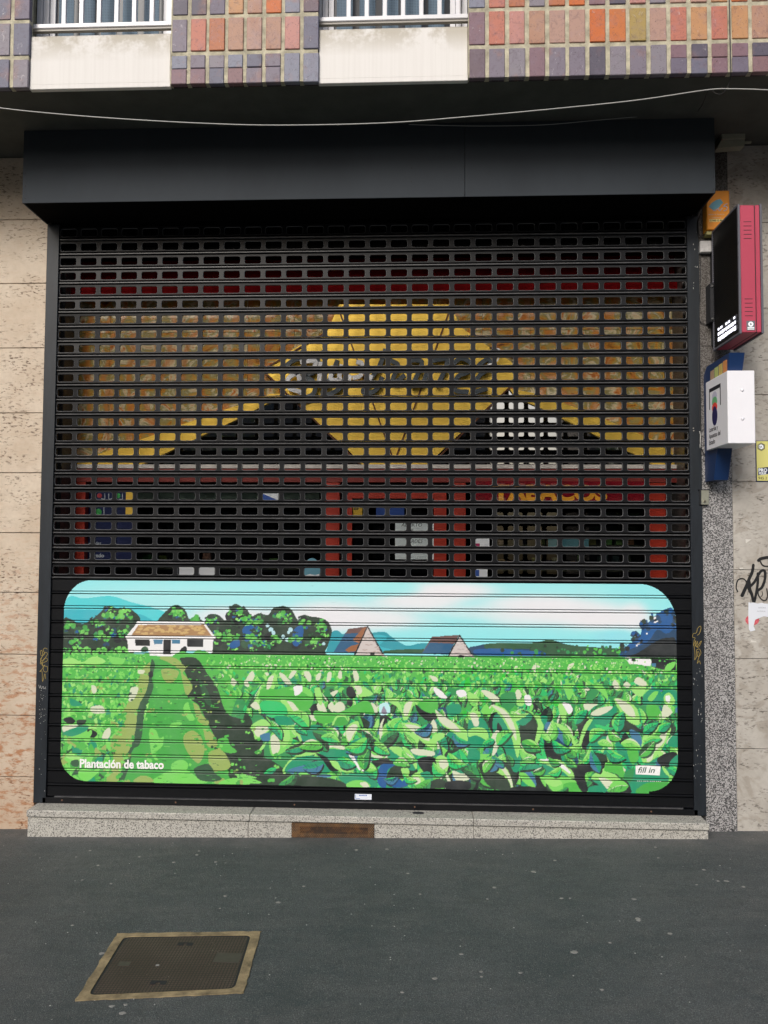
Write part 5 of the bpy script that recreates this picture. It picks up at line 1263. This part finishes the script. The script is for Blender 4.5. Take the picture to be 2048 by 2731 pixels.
b=MB(); b.box(lx0+.035,lx0+.078,ly0-.0014,ly0+.0004,2.722,2.772); pl=b.build('maker_plate',mat('plate_grey',(.13,.13,.15),.5),cas)
b=MB(); cx_,cz_=lx0+.0565,2.754; b.prism([(cx_+.0135*math.cos(k*.393),cz_+.0135*math.sin(k*.393)) for k in range(16)],ly0-.0022,ly0-.0015); b.box(cx_-.017,cx_+.017,ly0-.0022,ly0-.0015,2.734,2.739); b.box(cx_-.017,cx_+.017,ly0-.0022,ly0-.0015,2.726,2.731); b.build('plate_print',M['paper'],pl)
b=MB(); b.prism([(cx_-.003,cz_+.006),(cx_+.006,cz_),(cx_-.003,cz_-.006)],ly0-.0028,ly0-.0023); b.build('arrow_mark',M['ink'],pl)
b=MB(); b.box(lx0-.016,lx0+.004,-.075,-.004,2.87,3.09,.002); br=b.build('wall_bracket',M['darkin'],ls)
b=MB(); b.box(lx0+.012,lx1-.012,-.0595,-.0035,2.75,3.34); b.build('mounting_plate',M['darkin'],ls)
for zz_ in (3.07,2.885): b=MB(); b.cyl((lx0-.008,-.082,zz_),(lx0-.008,-.074,zz_),.006,8); b.build('bolt',mat('zinc',(.6,.6,.6),.3,1),br)
# lottery light box
lb=empty('lottery_sign',(1.67,-.05,1.97),'white box sign with a coloured lottery emblem on a slanted navy blue mount','sign')
M['lwhite']=mat('opal_plastic',(.80,.80,.84),.4,var=.03,vscale=4); M['lblue']=mat('navy_enamel',(.006,.028,.10),.4,var=.1,vscale=6)
wx0,wx1,wy0,wy1,wz0,wz1=1.603,1.742,-.385,-.085,2.142,2.522
b=MB(); b.box(wx0,wx1,wy0,wy1,wz0,wz1,.003); wb=b.build('light_box',M['lwhite'],lb)
for zz_ in (2.42,2.27):
    b=MB(); b.tube([(1.678,wy0-.0005,zz_),(1.678,wy0-.003,zz_)],[.009,.005],14); b.build('cap_screw',M['lwhite'],wb,smooth=True)
b=MB(); b.prismx([(-.37,2.62),(-.05,2.62),(-.004,2.58),(-.004,1.975),(-.13,1.975)],1.622,1.70); b.box(1.63,1.695,-.05,-.0035,1.99,2.55); b.build('mount',M['lblue'],lb)
M['orange']=mat('print_orange',(.62,.25,.08),.5); M['pgreen']=mat('print_pale_green',(.42,.48,.16),.5); M['pyel']=mat('print_yellow',(.55,.42,.12),.5)
for k,(mm_,y) in enumerate(((M['orange'],-.335),(M['pyel'],-.275),(M['pgreen'],-.215),(mat('print_tan',(.40,.27,.17),.5),-.155))):
    b=MB(); b.box(1.6205,1.6215,y-.002,y+.048,2.53-.01*k,2.592-.004*k); b.build('stripe',mm_,lb)
# emblem on the side face (normal -x): arch of black, coloured discs, pear drop
def side(pts,m_,nm,d=.0008): b=MB(); b.add([(wx0-d,y,z) for y,z in pts]+[(wx0+.0005,y,z) for y,z in pts],[tuple(range(len(pts)))]+[(i,(i+1)%len(pts),len(pts)+(i+1)%len(pts),len(pts)+i) for i in range(len(pts))]); return b.build(nm,m_,wb)
yc=-.21
side([(yc+.075,2.475),(yc-.085,2.475),(yc-.085,2.455),(yc+.075,2.455)],M['ink'],'emblem_bar')
side([(yc+.075,2.455),(yc+.066,2.455),(yc+.066,2.36),(yc+.075,2.36)],M['ink'],'emblem_bar'); side([(yc-.076,2.455),(yc-.085,2.455),(yc-.085,2.36),(yc-.076,2.36)],M['ink'],'emblem_bar')
el=lambda cy,cz,ry,rz,n=20:[(cy+ry*math.cos(k*6.283/n),cz+rz*math.sin(k*6.283/n)) for k in range(n)]
side(el(yc,2.42,.034,.028),mat('print_lilac',(.50,.50,.62),.5),'emblem_disc',.0006); side(el(yc,2.392,.036,.028),mat('print_mid_green',(.15,.45,.2),.5),'emblem_disc',.0008); side(el(yc,2.362,.036,.026),mat('print_bright_red',(.75,.06,.04),.5),'emblem_disc',.0010)
side(el(yc,2.315,.036,.052),mat('print_deep_blue',(.012,.012,.09),.5),'emblem_disc',.0013)
for s_,zz_ in (('Loterías y',2.238),('Apuestas del',2.203),('Estado',2.168)):
    t_=text('lettering',s_,wx0-.0008,zz_,-.125,.034,M['ink'],wb,xs=.92,bold=.02,axis='side')
# orange alarm box under the shutter box
al=empty('alarm_box',(1.69,-.03,3.33),'orange and blue security company box on the granite pilaster under the shutter box','alarm box')
ax0,az1=pz(1884,508,-.07)[0],pz(1915,508,-.07)[1]; ax1=pz(1946,560,-.07)[0]; az0=pz(1915,612,-.07)[1]
M['alorange']=mat('alarm_orange',(.80,.30,.015),.5,var=.08,vscale=30)
b=MB(); b.box(ax0,ax1,-.07,-.0045,az0,az1,.004); ab=b.build('housing',M['alorange'],al)
b=MB(); b.box(ax0+.004,ax1-.004,-.055,-.0045,az0-.022,az0-.0005); b.build('lamp_lens',mat('dull_lens',(.42,.38,.14),.4),al)
k_=(ax1-ax0)/60; P2=lambda pts:[pz(px,py,-.0715) for px,py in pts]
def flat(nm,pts,m_,par,Y): b=MB(); b.prism([pz(px,py,Y) for px,py in pts],Y,Y+.0008); return b.build(nm,m_,par)
zo=lambda s:[(1880+a/15.8,500+c_/15.8) for a,c_ in s]
flat('emblem',zo([(155,810),(300,640),(480,520),(650,485),(770,640),(680,720),(640,800),(560,860),(400,940),(330,940)]),mat('emblem_blue',(.14,.36,.44),.5),ab,-.0712)
for s_ in ([(340,970),(450,960),(560,880),(600,960),(650,970),(730,860)],[(950,690),(870,710),(790,800),(900,800),(940,860),(880,960),(790,985)]): 
    stroke('emblem_line',zo(s_),.0022,mat('emblem_grey',(.45,.42,.45),.5),-.0722,ab)
x,z=pz(1889,573.5,-.0712); text('lettering','EMPRESA DE VIGILANCIA',x,z,-.0712,.0085,mat('dull_print',(.62,.5,.36),.5),ab,xs=.93,bold=.02)
x,z=pz(1899,582,-.0712); text('lettering','Y SEGURIDAD',x,z,-.0712,.0080,mat('dull_print',(.62,.5,.36),.5),ab,bold=.02)
b=MB(); x,z=pz(1892,592,-.0712); b.box(x,ax1-.006,-.0716,-.0705,z,z+.016); b.build('number_plate',mat('pale_yellow',(.78,.62,.2),.5),ab); text('lettering','945-12 80',x+.016,z+.003,-.0720,.0135,M['ink'],ab,bold=.03)
b=MB(); b.tube([(x+.008+.0045*math.cos(k*.524),-.0720,z+.008+.0045*math.sin(k*.524)) for k in range(13)],.0008,4); b.build('phone_mark',M['ink'],ab)
# white junction box
x,_,z=at(1867,674,-.03); x2,_,z2=at(1898,642,-.03); jb=empty('junction_box',(x,-.02,z),'small square white plastic junction box beside the pink display sign','junction box')
b=MB(); b.box(x,x2,-.034,-.0045,z,z2,.004); b.build('body',mat('grey_white_plastic',(.50,.49,.48),.6,var=.15,vscale=60),jb); b=MB(); b.box(x+.003,x2-.003,-.0365,-.0342,z+.003,z2-.003,.001); b.build('cover',mat('grey_white_plastic',(.52,.51,.5),.6,var=.15,vscale=60),jb)
for u,v_ in ((.3,.2),(.75,.25),(.7,.6)): b=MB(); b.cyl((x+(x2-x)*u,-.0372,z+(z2-z)*v_),(x+(x2-x)*u,-.0364,z+(z2-z)*v_),.0012,6); b.build('screw',M['darkin'],jb)
# key switch
x,_,z=at(1870,1346,-.03); x2,_,z2=at(1892,1307,-.03); ks=empty('key_switch',(x,-.02,z),'metal key switch plate on the pilaster to operate the shutter','key switch')
b=MB(); b.box(x-.004,x2,-.022,-.0045,z-.001,z2+.002,.002); b.box(x-.012,x2,-.022,-.0045,z2+.0025,z2+.005); b.build('housing',M['darkin'],ks); b=MB(); b.box(x+.004,x2-.002,-.0255,-.0222,z+.001,z2-.001,.001); kp=b.build('face_plate',mat('worn_brass_steel',(.42,.42,.34),.35,.6,var=.2,vscale=40),ks)
b=MB(); b.cyl((x+.021,-.029,z+.019),(x+.021,-.0254,z+.019),.0075,16); ck=b.build('lock_cylinder',mat('zinc_lock',(.55,.52,.4),.3,1),kp); b=MB(); b.cyl((x+.021,-.0295,z+.019),(x+.021,-.0288,z+.019),.003,8); b.build('keyhole',M['darkin'],ck)
# cables beside the guide rail
M['blackcable']=mat('black_cable',(.015,.014,.014),.5); M['greycable']=mat('pale_cable',(.42,.42,.40),.6)
def cable(name,pts,r,m_,Y,label,cat='cable'):
    b=MB(); P3=[at(px,py,Y+(dy[0] if dy else 0)) for px,py,*dy in pts]; b.tube(cr(P3,6),r,6); o=b.build(name,m_,None,smooth=True); return tag(o,label,cat)
cable('cable',[(1870,568),(1862,590),(1866,628),(1882,622),(1889,600),(1884,572)],.0035,M['blackcable'],-.02,'black cable looping below the orange alarm box')
cable('cable',[(1868,575),(1860,600),(1863,640),(1868,700),(1867,790),(1865,845),(1872,862),(1888,864),(1900,860)],.0022,M['blackcable'],-.012,'thin black cable running down the pilaster to the pink display sign')
cable('cable',[(1866,850),(1864,900),(1862,960),(1865,1085),(1868,1140),(1866,1180),(1880,1215),(1895,1232)],.0020,M['blackcable'],-.012,'thin black cable running down beside the white lottery sign')
cable('cable',[(1866,1150),(1868,1165),(1867,1195)],.0030,M['greycable'],-.012,'short white cable end beside the guide rail')
cable('cable',[(-2600,40),(-700,215),(-60,281),(0,288),(100,299),(280,314),(520,328),(740,334),(1024,328),(1250,311),(1480,290),(1700,267),(1880,240.5),(1945,237),(2048,240),(2200,250),(2800,300),(4600,330)],.0029,M['greycable'],-.69,'long sagging white cable strung under the edge of the soffit')
cable('cable',[(1090,332),(1200,335),(1300,336),(1450,333),(1600,320),(1790,304),(1870,300)],.0016,M['greycable'],-.31,'thin pale wire hanging across the top of the shutter box')
cable('cable',[(1944,-60),(1945,0),(1947,100),(1949,180),(1949,195),(1947,215,.03),(1938,236,.05),(1924,251,.07),(1906,248,.09),(1894,236,.1),(1886,246,.13),(1875,275,.2),(1862,296,.3)],.0026,M['blackcable'],-.732,'dark cable hanging down the glazed bricks and curling under the soffit')
# emergency light on the wall under the soffit
x,_,z=at(1925,372,-.12); x2,_,z2=at(1988,355,-.12); el_=empty('emergency_light',(x,-.05,z),'small drab emergency light fitting on the wall under the soffit','lamp')
M['drab']=mat('drab_plastic',(.30,.30,.22),.6,var=.1,vscale=20)
b=MB(); b.box(x,x2,-.12,-.004,z,z2+.006,.003); b.build('housing',M['drab'],el_); b=MB(); b.prism([(x-.002,z-.002),(x2-.002,z-.002),(x2-.004,z-.035),(x-.024,z-.045)],-.115,-.06); b.build('reflector',M['drab'],el_); b=MB(); b.box(x2+.001,x2+.045,-.09,-.075,z-.004,z+.004); b.build('arm',M['drab'],el_)
# yellow sticker at the frame edge
M['stY']=mat('sticker_yellow',(.66,.62,.20),.5); M['stN']=mat('sticker_navy',(.015,.02,.07),.5)
x,_,z1=at(2014.5,1175,0); x1_=at(2100,1175,0)[0]; z0=at(2016,1285,0)[2]; yy_=.0025
ys=empty('alarm_notice',(x,0,z0),'yellow and navy alarm company notice stuck on the grey travertine wall','notice'); b=MB(); b.box(x,x1_,yy_,.0045,z0,z1); b.build('border',M['stN'],ys)
b=MB(); b.box(x+.006,x1_-.006,yy_-.0006,yy_,z0+.006,z1-.003); pn=b.build('yellow_panel',M['stY'],ys)
b=MB(); b.prism([(x+.012,z0+.078),(x1_-.01,z0+.094),(x1_-.01,z0+.058),(x+.012,z0+.037)],yy_-.0013,yy_-.0007); b.build('text_block',M['stN'],ys)
text('lettering','PRO',x+.014,z0+.057,yy_-.0018,.027,M['paper'],ys,bold=.03,xs=.95); text('lettering','PERM',x+.016,z0+.040,yy_-.0018,.0215,M['paper'],ys,bold=.02,xs=.8); text('lettering','945 2',x+.013,z0+.014,yy_-.0018,.0215,M['ink'],ys)
cx_,cz_=x+.032,z1-.035
for r in (.022,.0165): b=MB(); b.tube([(cx_+r*math.cos(R_(90+60*k)),yy_-.001,cz_+r*math.sin(R_(90+60*k))) for k in range(7)],.0016,5); b.build('hexagon',M['stN'],ys)
b=MB(); b.prism([(cx_+.0145*math.cos(R_(90+60*k)),cz_+.0145*math.sin(R_(90+60*k))) for k in range(6)],yy_-.0012,yy_-.0006); b.build('hexagon_face',M['paper'],ys)
text('lettering','EA',cx_-.0105,cz_-.005,yy_-.0016,.014,M['ink'],ys,bold=.01)
# torn paper, red sticker, black tag on the right wall
Y=.0022
def flat2(nm,pts,m_,Yf,lab=None,cat=None,par=None):
    b=MB(); b.prism([(at(px,py,Yf)[0],at(px,py,Yf)[2]) for px,py in pts],Yf,Yf+.0007); o=b.build(nm,m_,par); return tag(o,lab,cat) if lab else o
zc2=lambda s:[(1840+a/4.423,1430+c_/4.423) for a,c_ in s]
flat2('round_sticker',zc2([(735+82*math.cos(k*.4),990+62*math.sin(k*.4)) for k in range(16)]),mat('faded_red',(.55,.10,.12),.6,var=.5,vscale=60),Y+.001,'round faded red sticker half hidden by torn paper on the grey wall','sticker')
pn=flat2('torn_notice',zc2([(690,780),(760,785),(800,795),(850,785),(880,795),(1100,800),(1100,975),(960,960),(870,945),(820,965),(770,985),(750,1060),(772,1110),(715,1125),(695,1100),(688,930)]),mat('notice_paper',(.66,.69,.74),.8),Y,'torn white paper notice taped to the grey travertine wall','notice')
x,_,z=at(2022,1622.5,Y); text('print','SEÑORA',x,z,Y-.0006,.011,mat('grey_print',(.35,.36,.4),.7),pn); x,_,z=at(2019,1632,Y); text('print','INTERNA',x,z,Y-.0006,.011,mat('grey_print',(.35,.36,.4),.7),pn)
for s_,lab in (([(655,35),(725,38),(660,85)],'white'),([(590,375),(625,372),(625,390),(585,388)],'white'),([(710,1215),(740,1230),(780,1240),(790,1255),(740,1252),(705,1255),(725,1238)],'white')):
    tag(flat2('paper_scrap',zc2(s_),mat('scrap',(.6,.58,.53),.8),Y),'scrap of torn white paper left on the grey travertine wall','paper scrap','paper scraps on the right wall')
gt=empty('graffiti_tag',(1.85,0,1.45),'bold black spray paint tag on the grey travertine wall','graffiti'); M['spray']=mat('black_spray',(.008,.008,.009),.5)
def gst(s_,r,yoff=0):
    P3=[at(*p,Y) for p in cr(zc2(s_),6)]; n=len(P3); b=MB(); L=[];Q=[]
    for i,p in enumerate(P3):
        a=P3[max(i-1,0)];c_=P3[min(i+1,n-1)]; d=Vector((c_[0]-a[0],c_[2]-a[2])); d=d.normalized() if d.length>1e-7 else Vector((1,0)); rr_=r[0]+(r[1]-r[0])*i/(n-1) if isinstance(r,tuple) else r
        L.append((p[0]-d.y*rr_,Y-yoff,p[2]+d.x*rr_)); Q.append((p[0]+d.y*rr_,Y-yoff,p[2]-d.x*rr_))
    b.add(L+Q,[(i,i+1,n+i+1,n+i) for i in range(n-1)]); 
    for e in (P3[0],P3[-1]):
        rr_=(r[0] if e is P3[0] else r[1]) if isinstance(r,tuple) else r; b.add([(e[0]+rr_*math.cos(k*.785),Y-yoff-.00003,e[2]+rr_*math.sin(k*.785)) for k in range(8)],[tuple(range(8))])
    b.build('spray_stroke',M['spray'],gt)
gst([(562,655),(545,600),(565,520),(620,500),(660,530),(670,590)],.0035,.0000)
gst([(748,340),(735,420),(700,500),(665,590),(615,700)],(.0075,.0095),.0001)
gst([(690,540),(700,620),(730,690),(745,770)],(.013,.006),.0002)
gst([(700,600),(760,540),(830,420),(880,410),(885,500),(850,600),(800,640)],.0072,.0003)
gst([(800,440),(800,540),(785,650),(760,770)],.007,.0004)
gst([(800,640),(810,700),(850,750),(895,755),(915,700),(905,620)],.0035,.0005)
gst([(850,650),(855,690),(835,715)],.002,.0006); gst([(808,285),(840,265),(920,250),(1000,260)],.0085,.0007); gst([(830,300),(860,345),(920,355),(980,330)],.004,.0008)
gst([(685,650),(680,690)],.0012,.0009); gst([(718,740),(718,790)],.001,.0010); gst([(1000,420),(980,520),(960,640),(940,720)],.007,.0011)
# ================================================================== ACROSS THE STREET (mirrored in the shop glass)
M['far_wall']=mat('far_wall',(.10,.08,.07),.9,var=.2,vscale=.6); M['far_glass']=mat('far_glass',(.01,.012,.015),.2)
def far_block(x0,x1,h,label):
    t=empty('apartment_building',((x0+x1)/2,-27,-.5),label,'building')
    b=MB(); b.box(x0,x1,-34,-27,-.5,h); b.build('wall',M['far_wall'],t)
    b=MB(); b.box(x0-.3,x1+.3,-34.2,-26.6,h+.001,h+.4); b.build('cornice',M['far_wall'],t)
    wd=(x1-x0)/max(1,int((x1-x0)/2.6))
    for j in range(int(h/3)):
        x=x0+wd*.3
        while x<x1-wd*.4:
            b=MB(); b.box(x,x+wd*.42,-27.05,-26.98,1+3*j,2.4+3*j); b.build('window',M['far_glass'],t); x+=wd
far_block(-30,3.0,9.5,'long dark apartment block across the street, mirrored in the left shop glass'); far_block(7.0,30,9.5,'dark apartment block across the street, mirrored in the right shop glass')
M['leaf']=mat('leaf_green',(.09,.13,.03),.5,var=.4,vscale=3); M['bark']=mat('bark',(.06,.045,.035),.9,var=.3,vscale=8,bump=.5,bscale=30)
def far_tree(x,y,h,r,label):
    t=empty('street_tree',(x,y,gz(x)),label,'tree','trees across the street'); tr=random.Random(int(x*10))
    b=MB(); b.tube([(x,y,gz(x)),(x+.05,y,h*.3),(x-.05,y+.05,h*.6),(x,y,h*.85)],[.16,.13,.09,.03],10)
    for _ in range(7): a=tr.uniform(0,6.28); b.tube([(x,y,h*.45),(x+r*.4*math.cos(a),y+r*.4*math.sin(a),h*.62),(x+r*.75*math.cos(a),y+r*.75*math.sin(a),h*.75)],[.06,.04,.015],6)
    b.build('trunk',M['bark'],t); b=MB()
    cl=[(x+r*.8*tr.uniform(-1,1),y+r*.8*tr.uniform(-1,1),h*.65+h*.3*tr.uniform(-1,1)) for _ in range(26)]
    for c in cl:
        for _ in range(70):
            p=[c[i]+tr.gauss(0,.33) for i in range(3)]; s=tr.uniform(.05,.11); u=Vector([tr.gauss(0,1) for _ in range(3)]).normalized(); w_=u.orthogonal().normalized()
            b.add([tuple(Vector(p)+u*s),tuple(Vector(p)+w_*s*.5),tuple(Vector(p)-u*s),tuple(Vector(p)-w_*s*.5)],[(0,1,2,3)])
    b.build('crown',M['leaf'],t,recalc=False)
far_tree(-6.5,-17,6.0,2.2,'leafy street tree left of centre across the street, mirrored in the shop glass'); far_tree(6.2,-17,5.2,1.6,'leafy street tree to the right across the street, mirrored in the shop glass')
